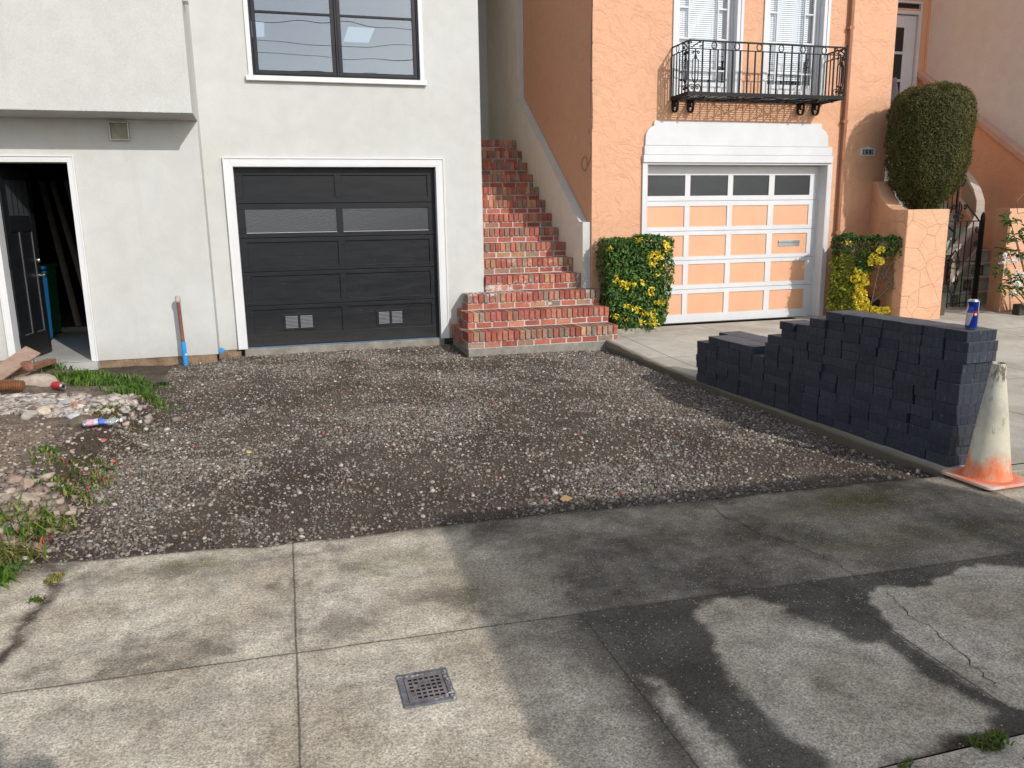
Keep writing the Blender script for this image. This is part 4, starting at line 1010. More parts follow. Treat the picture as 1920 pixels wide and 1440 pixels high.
# tiled stairs behind the gate, with curved side rail
ts = thing('tiled_stairs', 'stairs with green tile risers and grey treads behind the iron gate', 'stairs', (10.2, 9.9, .2))
M_tread = simple('grey_tread', (.46, .44, .41), .8, .15, 6, .3, 60, .004); M_tile = simple('green_tile', (1, 1, 1), .3, .12, 9, 0, 1, 0, .5, 0, True)
x0, x1 = 9.15, 11.165
for k in range(13):
    zt = .2+.2*(k+1); yf = 9.85+.24*k
    if zt > 2.86: break
    b = MB(); b.box(x0, x1, yf-.02, yf+.27, zt-.035, zt); st = b.build('tread', M_tread, ts, bev=.006)
    b = MB(); xx = x0; i = 0
    while xx < x1-.01:
        xe_ = min(xx+.155, x1); gcol = random.choice([(.46, .60, .47), (.52, .64, .53), (.42, .55, .44)])
        if (i+k*3) % 6 == 4: gcol = (.16, .15, .14)
        b.box(xx+.003, xe_-.003, yf, yf+.02, zt-.2+.002, zt-.037, c=gcol); xx = xe_; i += 1
        if gcol[0] < .2:
            m_ = (xx-.0775); b.box(m_-.03, m_+.03, yf-.003, yf+.001, zt-.155, zt-.09, c=(.42, .42, .38)); b.box(m_-.014, m_+.014, yf-.005, yf-.002, zt-.137, zt-.108, c=(.14, .13, .12))
    b.build('riser', M_tile, st, col=True)
b = MB(); b.box(x0, x1, 12.2, 12.49, 2.2, 2.88); b.build('landing', M_tread, ts)
# curved balustrade band rising to the left
b = MB(); C0 = []
KP = [PY(x, y, d) for x, y, d in ((1778, 478, 9.62), (1795, 457, 9.68), (1815, 435, 9.78), (1830, 416, 9.92), (1838, 396, 10.1), (1839, 376, 10.3), (1833, 355, 10.5), (1823, 337, 10.7), (1810, 322, 10.9))]
for i in range(33):
    t = i/32.*8; k = min(int(t), 7); f_ = t-k
    C0.append(tuple(KP[k][q]*(1-f_)+KP[k+1][q]*f_ for q in range(3)))
def band(b, P, z0, z1, wd, m=0):
    for i in range(len(P)-1):
        p, q = Vector(P[i]), Vector(P[i+1]); d = (q-p); n = Vector((-d.y, d.x, 0)).normalized()*wd
        A = [p-n, p+n, q+n, q-n]
        lo = [Vector((a.x, a.y, a.z+z0)) for a in A]; hi = [Vector((a.x, a.y, a.z+z1)) for a in A]
        b.quad(*[tuple(a) for a in hi], m=m); b.quad(*[tuple(a) for a in lo[::-1]], m=m)
        b.quad(tuple(lo[0]), tuple(hi[0]), tuple(hi[3]), tuple(lo[3]), m=m); b.quad(tuple(lo[1]), tuple(lo[2]), tuple(hi[2]), tuple(hi[1]), m=m)
rl = thing('curved_balustrade', 'curved brown and cream balustrade of the stairs behind the gate', 'railing', (9.9, 10.4, .2))
band(b, C0, -.40, -.06, .03); o = b.build('panel', simple('taupe_render', (.30, .235, .18), .8, .1, 5), rl)
b = MB(); band(b, C0, -.058, .0, .055); b.build('rail', simple('pale_rail_top', (.50, .44, .37), .6, .1, 5), rl); b = MB(); band(b, C0, -.47, -.402, .06); b.build('bottom_rail', simple('pale_rail', (.56, .48, .40), .6, .1, 5), rl)
b = MB(); b.tube([(9.3, 9.75, 1.95), (9.62, 9.72, 2.12), (9.72, 9.72, 2.06), (9.66, 9.72, 1.98)], .016, 8); b.tube([(9.6, 9.72, 1.15), (9.6, 9.72, 2.1)], .016, 6)
for i in range(7): b.tube([(9.15+.075*i, 9.74, 1.25+.05*i+.1), (9.15+.075*i, 9.74, 1.9)], .008, 5)
b.tube([(9.0, 9.74, 1.75), (9.62, 9.72, 1.3)], .012, 6)
b.build('iron_rail', M_iron, rl)
# garden wall with flagstone pattern: pier and swept flank
gw = thing('garden_wall', 'peach garden wall with scored flagstone pattern and a curved top', 'wall', (8.3, 8.9, .1))
b = MB(); b.box(8.0, 8.685, 8.9, 9.08, -.05, 1.655); b.build('pier', M_peach_stone, gw, bev=.018)
b = MB(); L = math.hypot(.37, 1.02); ux, uy = .37/L, 1.02/L
prof = [(0, 1.652), (.22, 1.66), (.40, 1.70), (.56, 1.77), (.70, 1.86), (.80, 1.95), (.87, 2.02), (.93, 2.06), (L, 2.075)]
pts = [(8.003+ux*t, 9.06+uy*t, z) for t, z in prof]
b.prism(pts+[(pts[-1][0], pts[-1][1], -.05), (pts[0][0], pts[0][1], -.05)], (.20, -.06, 0)); b.build('flank', M_peach_stone, gw, bev=.015)
rp_ = thing('garden_wall', 'short peach stucco wall to the right of the iron gate', 'wall', (10.5, 9.1, .1))
b = MB(); b.prism([(9.885, 9.07, -.05), (10.01, 9.42, -.05), (11.168, 9.42, -.05), (11.168, 9.07, -.05)], (0, 0, 1.70)); b.box(9.90, 9.94, 9.055, 9.075, 1.15, 1.5); b.box(9.9, 9.95, 9.05, 9.075, .3, .42); b.build('wall', M_peach, rp_, bev=.015)
b = MB(); b.box(11.168, 16, 9.07, 9.25, -.05, 1.65); b.build('wall', M_peach, rp_, bev=.015)
b = MB(); b.box(9.93, 12.5, 8.78, 8.9, .12, .32); tb = b.build('timber_edging', M_timber_dark, loc=(10.8, 8.84, .12), bev=.012); tag(tb, 'dark mossy timber edging at the foot of the right peach wall', 'edging')
# iron gate
gt = thing('iron_gate', 'black wrought iron gate with scrolls beside the peach pier', 'gate', (9.45, 9.45, .2))
GX0, GX1, GY, GZ0 = 8.98, 9.82, 9.45, .235
def gtop(x): t = (x-GX0)/(GX1-GX0); return 1.50
b = MB()
b.box(GX1-.022, GX1+.022, GY-.022, GY+.022, .18, 1.56); b.lathe([(.02, 0), (.025, .02), (.008, .04), (.0001, .055)], (GX1, GY, 1.56), 10); b.build('post', M_iron, gt)
b = MB()
xsb = np.linspace(GX0, GX1-.05, 8)
for x in xsb: b.tube([(x, GY, GZ0), (x, GY, 1.48)], .0085, 6)
for z in (GZ0+.06, .9, 1.48): b.box(GX0, GX1-.03, GY-.006, GY+.006, z-.008, z+.008)
b.build('bars', M_iron, gt)
b = MB(); xm = (GX0+GX1)/2-.02; u, v = (1, 0, 0), (0, 0, 1); o_ = (xm, GY, 1.48)
for s_ in (-1, 1):
    q = lambda P: [(s_*x, z) for x, z in P]
    scroll(b, o_, u, v, q([(.38, .0), (.30, .08), (.2, .17), (.12, .24), (.08, .22)]+spiral(.1, .19, .03, .008, 120, -200)), .009)
    scroll(b, o_, u, v, q(spiral(.055, .06, .05, .015, 200, -130)), .008)
    scroll(b, o_, u, v, q([(.0, .02), (.02, .1), (.045, .17), (.03, .24)]), .007)
    scroll(b, (xm, GY, .75), u, v, q([(0, .32), (.07, .22), (.10, .12), (.05, 0), (.10, -.12), (.06, -.25), (0, -.33)]), .007)
    scroll(b, (xm, GY, .75), u, v, q(spiral(.055, .14, .045, .01, 180, -200)), .006); scroll(b, (xm, GY, .75), u, v, q(spiral(.055, -.14, .045, .01, 180, 540)), .006)
scroll(b, o_, u, v, [(0, 0), (0, .28)], .009)
for z in (.45, .75, 1.15, 1.35): scroll(b, (GX1-.075, GY, z), u, v, spiral(0, 0, .045, .008, 90, 560), .007)
smooth_by_angle(b.build('scrollwork', M_iron, gt), 40)
# ------------------------------------------------------------------ plants
def leaves(name, P, Nrm, L, Wd, C_, mat, parent, spread=.7, fold=.25):
    """one folded pointed leaf (two quads... four triangles) per point, tilted about its normal"""
    n = len(P); Nn = Nrm + rng.normal(0, spread, (n, 3)); Nn /= np.linalg.norm(Nn, axis=1)[:, None]+1e-9
    t = rng.normal(0, 1, (n, 3)); t[:, 2] += .3; t -= Nn*(t*Nn).sum(1)[:, None]; t /= np.linalg.norm(t, axis=1)[:, None]+1e-9
    s = np.cross(Nn, t); L = L[:, None]; Wd = Wd[:, None]
    base = P - t*L*.5; tip = P + t*L*.5 - Nn*L*.12
    a = P - t*L*.05 + s*Wd*.5 + Nn*Wd*fold; b_ = P - t*L*.05 - s*Wd*.5 + Nn*Wd*fold
    V = np.stack([base, a, tip, b_], 1).reshape(-1, 3)
    k = np.arange(n)*4
    F = np.stack([np.stack([k, k+1, k+2], 1), np.stack([k, k+2, k+3], 1)], 1).reshape(-1, 3)
    return raw(name, V, F, mat, parent, col=np.repeat(C_, 2, 0))
def jitcol(base, n, s=.22): return np.array(base)[None]*rng.uniform(1-s, 1+s, (n, 1))*rng.uniform(.93, 1.07, (n, 3))
# clipped topiary
tp = thing('topiary_tree', 'clipped drum shaped evergreen topiary rising behind the peach pier', 'tree', (8.70, 9.42, .1))
cx, cy = 8.72, 9.42
prof = np.array([(1.15, .17), (1.45, .17), (1.70, .20), (1.84, .33), (2.02, .455), (2.3, .51), (2.65, .53), (2.95, .53), (3.12, .50), (3.22, .43), (3.28, .31), (3.31, .12), (3.315, .0)])
b = MB(); b.lathe([(max(r*.89-.02, .001), z-.03*(z > 3)) for z, r in prof], (cx, cy, 0), 28)
core = simple('dark_twigs', (.02, .022, .008), .95, .4, 20, .8, 60, .02); core_o = b.build('inner_foliage', core, tp, smooth=True)
N = 62000
s_ = np.r_[0, np.cumsum(np.hypot(np.diff(prof[:, 0]), np.diff(prof[:, 1])))]
tt = np.sort(rng.uniform(0, s_[-1], N*3)); rr = np.interp(tt, s_, prof[:, 1]); zz_ = np.interp(tt, s_, prof[:, 0])
kp = rng.random(N*3) < np.clip(rr/.53+.05, 0, 1); rr, zz_ = rr[kp], zz_[kp]; pp = rng.permutation(len(rr))[:N]; rr, zz_ = rr[pp], zz_[pp]
n = len(rr); th = rng.uniform(0, 6.283, n)
slope = np.gradient(prof[:, 1], prof[:, 0]); sl_i = np.interp(zz_, prof[:, 0], slope)
Nrm = np.stack([np.cos(th), np.sin(th), -np.clip(sl_i, -4, 4)], -1); Nrm /= np.linalg.norm(Nrm, axis=1)[:, None]
# clumps: tufts that stand in and out and leave dark gaps
q = fbm(th*4.2, zz_*7, 71, 3)*.6 + fbm(th*11, zz_*22, 72, 3)*.4
dep = (q-.5)*.12 + rng.normal(0, .014, n) - .01
vertical = .025*np.cos(th*9+zz_*1.2)
P = np.stack([cx+rr*np.cos(th), cy+rr*np.sin(th), zz_], -1) + Nrm*(dep+vertical*.5)[:, None]
C_ = jitcol((.088, .094, .024), n, .4); br = rng.random(n) < (.18+.35*sstep(2.7, 3.3, zz_)); C_[br] = jitcol((.16, .125, .045), br.sum(), .3)
leaves('foliage', P, Nrm, rng.uniform(.014, .030, n), rng.uniform(.008, .014, n), C_, M_needle, tp, .75)
b = MB(); b.tube([(cx-.03, cy, .05), (cx, cy+.02, .8), (cx+.02, cy, 1.5)], [.09, .075, .07], 10); smooth_by_angle(b.build('trunk', M_bark, tp))
b = MB(); b.box(8.15, 8.95, 9.1, 9.95, -.05, .4); 
so1 = b.build('planter_soil', M_soil, loc=(8.5, 9.5, 0)); tag(so1, kind='structure')
# left hedge bush: box clipped, green and yellow
def boxpts(n, X, Y, Z, ax_w):
    """points on the surface of a rounded box (front, top, sides), box half sizes by height"""
    f = rng.random(n); P = np.zeros((n, 3)); Nn = np.zeros((n, 3))
    return P, Nn
def hedge_points(n, O, U, Vv, prof, length_fn, depth):
    """random points in the outer shell of a clipped hedge. O origin, U along, Vv back, prof: function z->(u0,u1)"""
    P = []; Nn = []; UV = []
    zlo, zhi = prof['z']
    while len(P) < n:
        z = random.uniform(zlo, zhi); u0, u1 = length_fn(z); 
        side = random.random()
        if side < .58: u = random.uniform(u0, u1); v = random.gauss(.03, .035); nn = (0, -1, .25)
        elif side < .70: u = u0+abs(random.gauss(0, .03)); v = random.uniform(0, depth); nn = (-1, 0, .2)
        elif side < .80: u = u1-abs(random.gauss(0, .03)); v = random.uniform(0, depth); nn = (1, 0, .2)
        else: z = zhi-abs(random.gauss(0, .025)); u0, u1 = length_fn(z); u = random.uniform(u0, u1); v = random.uniform(0, depth); nn = (0, -.2, 1)
        # round the corners
        e = .07
        du = max(0, e-(u-u0), e-(u1-u)); dz = max(0, e-(zhi-z)); 
        if math.hypot(du, dz) > e: continue
        if du > 0 and side < .58: v += du*du/e*.7
        P.append((u, v, z)); Nn.append(nn); UV.append((u, z))
    P = np.array(P); Nn = np.array(Nn, float)
    W = np.array(O)[None]+P[:, :1]*np.array(U)[None]+P[:, 1:2]*np.array(Vv)[None]; W[:, 2] = P[:, 2]
    Nw = Nn[:, :1]*np.array(U)[None]+Nn[:, 1:2]*np.array(Vv)[None]; Nw[:, 2] += Nn[:, 2]
    return W, Nw, P
bl = thing('hedge_bush', 'clipped green bush with yellow leaf clusters beside the brick steps', 'bush', (4.5, 9.75, .05))
O = (0, 9.62, 0); fL = lambda z: (float(np.interp(z, [.1, .25, .5, 1.0, 1.33], [4.20, 4.12, 4.06, 4.03, 4.02])), float(np.interp(z, [.1, .2, .35, .6, 1.0, 1.33], [4.72, 4.83, 4.91, 4.95, 4.97, 4.95])))
W, Nw, P = hedge_points(6800, O, (1, 0, 0), (0, 1, 0), {'z': (.13, 1.335)}, fL, .42)
W += Nw*((fbm(P[:, 0]*8, P[:, 2]*8, 81)-.5)*.17+np.abs(rng.normal(0, .012, len(P))))[:, None]
n = len(W); C_ = jitcol((.055, .125, .02), n, .45); lt = rng.random(n) < .25; C_[lt] = jitcol((.12, .22, .04), lt.sum(), .3)
YEL = (.78, .60, .035)
def yellow(C_, P, spots, front=True):
    k = np.zeros(len(P), bool)
    for (u, z, ru, rz, pr) in spots: k |= (((P[:, 0]-u)/ru)**2+((P[:, 2]-z)/rz)**2 < 1) & (rng.random(len(P)) < pr) & (P[:, 1] < .2)
    C_[k] = jitcol(YEL, k.sum(), .22); return k
def bl_sp(pts):
    o = []
    for x, y, rx, ry, pr in pts:
        X_, _, Z_ = PY(1100+x*.1528, 420+y*.1528, 9.64); o.append((X_, Z_, rx*.00104, ry*.00104, pr))
    return o
ky = yellow(C_, P, bl_sp([(815, 400, 95, 75, .95), (780, 500, 55, 45, .8), (940, 280, 55, 75, .85), (930, 525, 45, 35, .8), (850, 610, 25, 45, .8), (345, 670, 40, 50, .85), (420, 720, 60, 40, .85), (510, 755, 70, 45, .8), (660, 715, 35, 35, .8), (780, 820, 45, 50, .8), (770, 885, 20, 25, .8), (845, 955, 55, 35, .8), (920, 970, 25, 35, .8), (475, 1005, 40, 30, .8), (580, 1050, 75, 45, .85), (700, 1090, 60, 35, .8), (790, 1095, 45, 45, .8), (660, 1190, 55, 45, .8), (785, 1205, 55, 65, .85), (300, 310, 35, 30, .7), (640, 200, 30, 25, .7), (250, 480, 30, 60, .4), (350, 1120, 40, 40, .5), (470, 1170, 40, 40, .4), (470, 160, 20, 30, .5)]))
Wp = W.copy(); Wp[ky, 1] -= .03
leaves('foliage', Wp, Nw, rng.uniform(.026, .072, n), rng.uniform(.014, .032, n), C_, M_leaf, bl, .65)
b = MB()
for k in range(16):
    x = 4.3+.4*random.random(); b.tube([(4.48+.1*random.random(), 9.8, .05), ((x+4.5)/2, 9.82, .4), (x+.2*random.uniform(-1, 1), 9.75+.1*random.random(), .9+.3*random.random())], [.012, .009, .004], 5)
b.build('branches', M_bark, bl)
b = MB(); b.box(4.10, 4.90, 9.70, 9.99, .2, 1.29); b.build('inner_foliage', simple('dark_leaf_mass', (.016, .03, .008), .9, .5, 14, .8, 40, .03), bl, bev=.06)
b = MB(); b.box(4.10, 4.80, 9.60, 9.67, -.02, .165); te = b.build('timber_edging', M_timber, loc=(4.45, 9.63, .02), bev=.008); tag(te, 'weathered grey timber edging under the bush beside the brick steps', 'edging')
b = MB(); b.box(3.98, 4.84, 9.67, 10.10, -.02, .1); tag(b.build('planting_bed', M_soil, loc=(4.4, 9.8, 0)), kind='structure')
# right bush, half bare
A0, A1 = Vector((7.46, 9.72, 0)), Vector((7.99, 8.95, 0)); U = (A1-A0); LN = U.length; U.normalize(); Vv = Vector((-U.y, U.x, 0))
br_ = thing('hedge_bush', 'half bare bush with yellow and dark green leaves beside the peach pier', 'bush', (7.7, 9.5, .1))
def rlen(z): return (0.0, LN+.02) if z > 1.02 else (0.0, float(np.interp(z, [.3, .5, .7, 1.0], [.52, .45, .50, .58])))
W, Nw, P = hedge_points(5200, tuple(A0), tuple(U), tuple(Vv), {'z': (.26, 1.30)}, rlen, .26)
n = len(W); dk = (P[:, 2] > 1.0+.05*np.sin(P[:, 0]*9)) | ((P[:, 0] > .33) & (P[:, 2] > .82))
C_ = jitcol((.19, .235, .022), n, .5); yl_ = rng.random(n) < .22; C_[yl_] = jitcol((.42, .38, .03), yl_.sum(), .3); W += Nw*((fbm(P[:, 0]*9, P[:, 2]*9, 83)-.5)*.16)[:, None]; C_[dk] = jitcol((.05, .12, .02), dk.sum(), .4)
k2 = (~dk) & (P[:, 0] > .36); C_[k2] = jitcol((.60, .50, .03), k2.sum(), .3)
leaves('foliage', W, Nw, rng.uniform(.036, .062, n), rng.uniform(.018, .03, n), C_, M_leaf, br_, .55)
# yellow clusters down the middle and along the lower right
cl_ = []
for u, z, r_, k in ((.68, 1.12, .06, 40), (.60, 1.02, .07, 50), (.68, .97, .06, 40), (.56, .95, .05, 30), (.40, .83, .06, 40), (.45, .75, .07, 50), (.36, .72, .06, 40), (.52, .68, .05, 26), (.44, .60, .07, 44), (.50, .52, .06, 40), (.42, .47, .07, 44), (.53, .41, .06, 40), (.48, .33, .07, 44), (.58, .31, .07, 46), (.66, .30, .06, 40), (.74, .29, .06, 40), (.81, .31, .055, 36), (.25, 1.22, .04, 14), (.44, .38, .06, 40)):
    p = rng.normal(0, 1, (k, 3)); p /= np.linalg.norm(p, axis=1)[:, None]; cl_.append(np.array(A0+U*u)[None]+np.array((0, 0, z))[None]+p*r_*.8-np.array(Vv)[None]*.03)
P2 = np.concatenate(cl_); n2 = len(P2); leaves('yellow_leaves', P2, np.tile(-np.array(Vv)[None]+np.array((0, 0, .3)), (n2, 1)), rng.uniform(.035, .06, n2), rng.uniform(.02, .03, n2), jitcol((.80, .63, .05), n2, .2), M_leaf, br_, .6)
b = MB(); BA = lambda u, v, z: tuple(A0+U*u+Vv*v+Vector((0, 0, z)))
b.tube([BA(.48, .12, .1), BA(.55, .1, .38), BA(.72, .06, .52), BA(.84, .04, .66), BA(.76, .05, .78), BA(.58, .1, .86), BA(.5, .1, .95)], [.03, .027, .022, .02, .016, .012, .01], 8)
b.tube([BA(.46, .14, .1), BA(.44, .14, .6), BA(.5, .12, 1.05)], [.03, .02, .012], 7)
b.tube([BA(.58, .02, .25), BA(.64, .0, .7), BA(.68, .0, 1.0)], .006, 5)
for k in range(46):
    u0 = random.uniform(.5, .84); z0 = random.uniform(.55, 1.0); d = Vector((random.uniform(-.03, .14), random.uniform(-.1, .05), random.uniform(.02, .2)))
    p = Vector(BA(u0, .06, z0)); q = p+U*d.x+Vv*d.y+Vector((0, 0, d.z)); m = (p+q)/2+Vector((random.uniform(-.02, .02), random.uniform(-.02, .02), random.uniform(-.02, .02)))
    b.tube([p, m, q], [.007, .005, .003], 5)
smooth_by_angle(b.build('branches', M_bark, br_))
V_ = []; 
st = stones('loose_mortar_heap', np.array([BA(random.uniform(.55, .95), random.uniform(-.03, .12), .1+random.random()*.06) for _ in range(40)]), rng.uniform(.03, .07, 40), jitcol((.40, .39, .33), 40, .15), M_col, None); tag(st, kind='stuff'); st['label'] = 'pale lumps of old mortar under the half bare bush'
# rhododendron with white flowers at the right edge
rh = thing('flowering_shrub', 'broad leaved shrub with white flowers at the right edge', 'shrub', (10.3, 8.75, .2))
b = MB(); stems = []
for (px, py, z) in ((1893, 410, 0), (1905, 445, 0), (1888, 470, 0), (1918, 480, 0), (1880, 505, 0), (1902, 520, 0), (1926, 430, 0), (1935, 520, 0), (1915, 545, 0), (1940, 470, 0), (1890, 540, 0), (1950, 400, 0)):
    tip = Vector(PY(px, py, 8.72+random.uniform(-.12, .14))); stems.append(tip); base = Vector((10.25+random.uniform(-.05, .05), 8.78, .15)); b.tube([base, (base+tip)/2+Vector((.06, 0, -.08)), tip], [.014, .01, .005], 6)
b.tube([Vector((10.2, 8.9, 1.6)), Vector(PY(1908, 400, 8.8)), Vector(PY(1906, 378, 8.85)), Vector(PY(1918, 365, 8.9))], .005, 5)
b.build('branches', M_bark, rh)
Pl = []; Nl = []; 
for tip in stems:
    for k in range(26):
        a = random.uniform(0, 6.283); e = random.uniform(-.4, .7); d = Vector((math.cos(a)*math.cos(e), math.sin(a)*math.cos(e), math.sin(e)*.8)); Pl.append(tuple(tip+d*random.uniform(.05, .13)+Vector((0, 0, random.uniform(-.08, .03))))); Nl.append((d.x*.4, d.y*.4-.3, 1))
Pl = np.array(Pl); n = len(Pl); C_ = jitcol((.07, .14, .035), n, .35)
leaves('foliage', Pl, np.array(Nl), rng.uniform(.09, .16, n), rng.uniform(.028, .05, n), C_, M_leaf, rh, .4)
for (px, py) in ((1886, 485), (1880, 492), (1899, 490), (1906, 486), (1908, 511), (1918, 515), (1905, 530), (1912, 534), (1900, 548), (1885, 478)):
    c = np.array(PY(px+random.uniform(-1, 1), py, 8.58)); p = c[None]+rng.normal(0, .018, (14, 3)); nn = p-c[None]+np.array((0, -.03, .01)); leaves('flower', p, nn/np.linalg.norm(nn, axis=1)[:, None], rng.uniform(.03, .045, 14), rng.uniform(.025, .035, 14), jitcol((.80, .78, .82), 14, .06), M_leaf, rh, .35)
# grass and weeds on the bank
def blades(name, P, H, lean, C_, mat, parent=None, wid=.0052):
    n = len(P); a = rng.uniform(0, 6.283, n); d = np.stack([np.cos(a), np.sin(a), 0*a], -1); s = np.stack([-np.sin(a), np.cos(a), 0*a], -1)*wid*rng.uniform(.6, 1.4, (n, 1))
    H = H[:, None]; lean = lean[:, None]; up = np.array((0, 0, 1.0))[None]
    p0 = P; p1 = P+up*H*.5*np.sqrt(np.maximum(0, 1-(lean*.5)**2))+d*H*.5*lean*.5; p2 = p1+up*H*.5*np.maximum(-.6, 1-lean*1.25)+d*H*.5*np.minimum(1, lean*1.1)
    V = np.stack([p0-s, p0+s, p1+s*.9, p1-s*.9, p2], 1).reshape(-1, 3); k = np.arange(n)*5
    F = np.stack([np.stack([k, k+1, k+2], 1), np.stack([k, k+2, k+3], 1), np.stack([k+3, k+2, k+4], 1)], 1).reshape(-1, 3)
    return raw(name, V, F, mat, parent, col=np.repeat(C_, 3, 0))
def gpatch(cx_, cy_, rx, ry, n, h0, h1, cols, lean=(.5, 1.45), thr=.0):
    x = rng.normal(0, .5, n)*rx+cx_; y = rng.normal(0, .5, n)*ry+cy_
    P = np.stack([x, y, SZ(x, y)-.01], -1); k = rng.choice(len(cols), n); C_ = np.array(cols)[k]*rng.uniform(.7, 1.3, (n, 1))
    return P, rng.uniform(h0, h1, n), rng.uniform(*lean, n), C_
GRN = [(.10, .20, .025), (.14, .26, .035), (.07, .15, .02), (.19, .27, .05), (.09, .18, .03)]; DRY = [(.36, .27, .10), (.42, .34, .16), (.22, .25, .06), (.30, .20, .09)]; PNK = [(.70, .10, .11), (.62, .14, .10), (.5, .12, .1)]
parts = []
def gp(px, py, zg=.15):
    d = _ray(px, py); t = np.linspace(2.5, 13, 2200); X_, Y_, Z_ = d[0]*t, d[1]*t, CAMZ+d[2]*t
    k = np.argmax(Z_ < SZ(X_, Y_)); return np.array((X_[k], Y_[k], float(SZ(X_[k], Y_[k]))))
for px, py, rx, ry, n, h0, h1, cols in ((160, 712, .30, .22, 500, .08, .2, GRN), (215, 720, .34, .26, 900, .07, .2, GRN), (255, 733, .22, .26, 600, .06, .17, GRN), (120, 712, .24, .16, 400, .06, .18, GRN), (85, 690, .22, .12, 180, .08, .22, GRN), (185, 768, .20, .14, 260, .03, .09, GRN+DRY[:2]), (215, 775, .16, .1, 120, .03, .08, DRY),
                                       (305, 722, .07, .08, 150, .04, .09, [(.06, .09, .03), (.08, .12, .04)]), (90, 845, .07, .05, 60, .05, .1, GRN), (150, 900, .22, .2, 170, .05, .13, GRN+DRY), (118, 915, .12, .12, 110, .05, .12, GRN+DRY[:1]), (140, 935, .16, .08, 90, .05, .12, DRY+GRN[:2]), (190, 875, .10, .10, 120, .03, .08, GRN),
                                       (20, 1000, .18, .13, 120, .12, .26, GRN+DRY[:1]+[(.30, .36, .05)]), (75, 985, .14, .08, 90, .10, .22, GRN+DRY+[(.30, .36, .05)]), (20, 1048, .16, .08, 150, .08, .18, DRY+GRN[:1]), (5, 1085, .08, .12, 110, .08, .16, GRN)):
    c = gp(px, py); parts.append(gpatch(c[0], c[1], rx, ry, n, h0, h1, cols))
for px, py, n in ((30, 1020, 26), (145, 880, 6), (120, 905, 5), (155, 930, 8), (270, 745, 4), (210, 885, 4), (95, 860, 2)):
    c = gp(px, py); parts.append(gpatch(c[0], c[1], .16, .08, n, .06, .12, PNK))
gr_ = blades('grass', np.concatenate([p[0] for p in parts]), np.concatenate([p[1] for p in parts]), np.concatenate([p[2] for p in parts]), np.concatenate([p[3] for p in parts]), M_grass)
tag(gr_, kind='stuff'); gr_['label'] = 'green grass and dry pink tipped weeds growing on the soil bank'
# little weeds in the sidewalk cracks
for i, (px, py, n, h) in enumerate(((97, 1090, 90, .03), (70, 1127, 60, .035), (1855, 1395, 130, .05), (110, 1080, 30, .03), (1700, 1437, 30, .025))):
    c = np.array(PZ(px, py, 0)); x = c[0]+np.clip(rng.normal(0, 1, n), -1.4, 1.4)*(.020 if n < 100 else .040); y = c[1]+np.clip(rng.normal(0, 1, n), -1.4, 1.4)*(.012 if n < 100 else .02)
    col_ = [(.30, .30, .07), (.36, .30, .09)] if i in (0, 3) else [(.10, .17, .03), (.14, .16, .04)]
    o = blades('crack_weed', np.stack([x, y, 0*x-.003], -1), rng.uniform(h*.5, h*1.2, n), rng.uniform(.4, 1.1, n), np.array(col_)[rng.choice(2, n)]*rng.uniform(.7, 1.3, (n, 1)), M_grass, wid=.0035)
    o.data.transform(Matrix.Translation((-c[0], -c[1], 0))); o.location = (c[0], c[1], 0)
    tag(o, ['yellowing weed tuft in the cracked corner of the sidewalk', 'small green weed lowest in the left sidewalk crack', 'green weed in the dirt hole by the kerb', 'tiny yellow weed at the upper end of the left sidewalk crack', 'small green weed in the joint along the kerb'][i], 'weed')
# ------------------------------------------------------------------ paver stack
g = G('charcoal_paver'); co = g.coord(); oi = g.n('ObjectInfo').outputs['Random']
n1 = g.noise(co, 6, 4, .6); n3 = g.noise(co, 240, 3, .7)
c = g.mix(oi, (.021, .027, .041), (.037, .044, .060)); c = g.mix(1.0, c, g.gray(g.ramp(n3, .25, .75, .7, 1.35)), 'MULTIPLY')
vv = g.n('VectorMath', operation='ADD'); g.l(co, vv.inputs[0]); cb = g.n('CombineXYZ'); g.l(g.math('MULTIPLY', oi, 37.0), cb.inputs[0]); g.l(cb.outputs[0], vv.inputs[1])
sc_ = g.noise(g.scalev(vv.outputs[0], (40, 40, 9)), 1.6, 4, .7)
c = g.mix(g.ramp(sc_, .60, .76, 0, .6), c, (.24, .24, .245)); c = g.mix(g.ramp(n1, .55, .8, 0, .35), c, (.12, .12, .12))
up_ = g.sep(g.n('NewGeometry').outputs['Normal'])[2]; c = g.mix(g.math('MULTIPLY', g.ramp(up_, .5, .9), g.ramp(n1, .25, .7, .25, .75)), c, (.15, .153, .16))
M_pav = g.fin(c, .62, .4, 0, g.bump(n3, .4, .002))
PLX, PLY, PH = .236, .1735, .0662
def paver_mesh(seed):
    r = random.Random(seed); b = MB(); b.box(-PLX/2, PLX/2, -PLY/2, PLY/2, 0, PH-.0016)
    for t in (-.055, .0, .055): b.box(-PLX/2-.0018, -PLX/2+.001, t*PLY/.176-.003, t*PLY/.176+.003, .006, PH-.008)
    for t in (-.075, -.015, .045, .09): b.box(t-.003, t+.003, -PLY/2-.0018, -PLY/2+.001, .006, PH-.008)
    o = b.build('paver', M_pav, loc=(0, 0, 0)); bevel(o, .0022, 2); return o
proto = [paver_mesh(i) for i in range(3)]
ORD = 'first second third fourth fifth sixth seventh eighth ninth tenth eleventh twelfth thirteenth fourteenth fifteenth sixteenth seventeenth'.split()
HT = [13]*7+[12, 11, 11, 9, 6]+[7]*4+[6]
PB0, PB1 = Vector((3.945, 3.872)), Vector((3.822, 6.879)); dirp = (PB1-PB0).normalized(); rotp = math.atan2(-dirp.x, dirp.y)
pitch = .1768; used = [False]*3
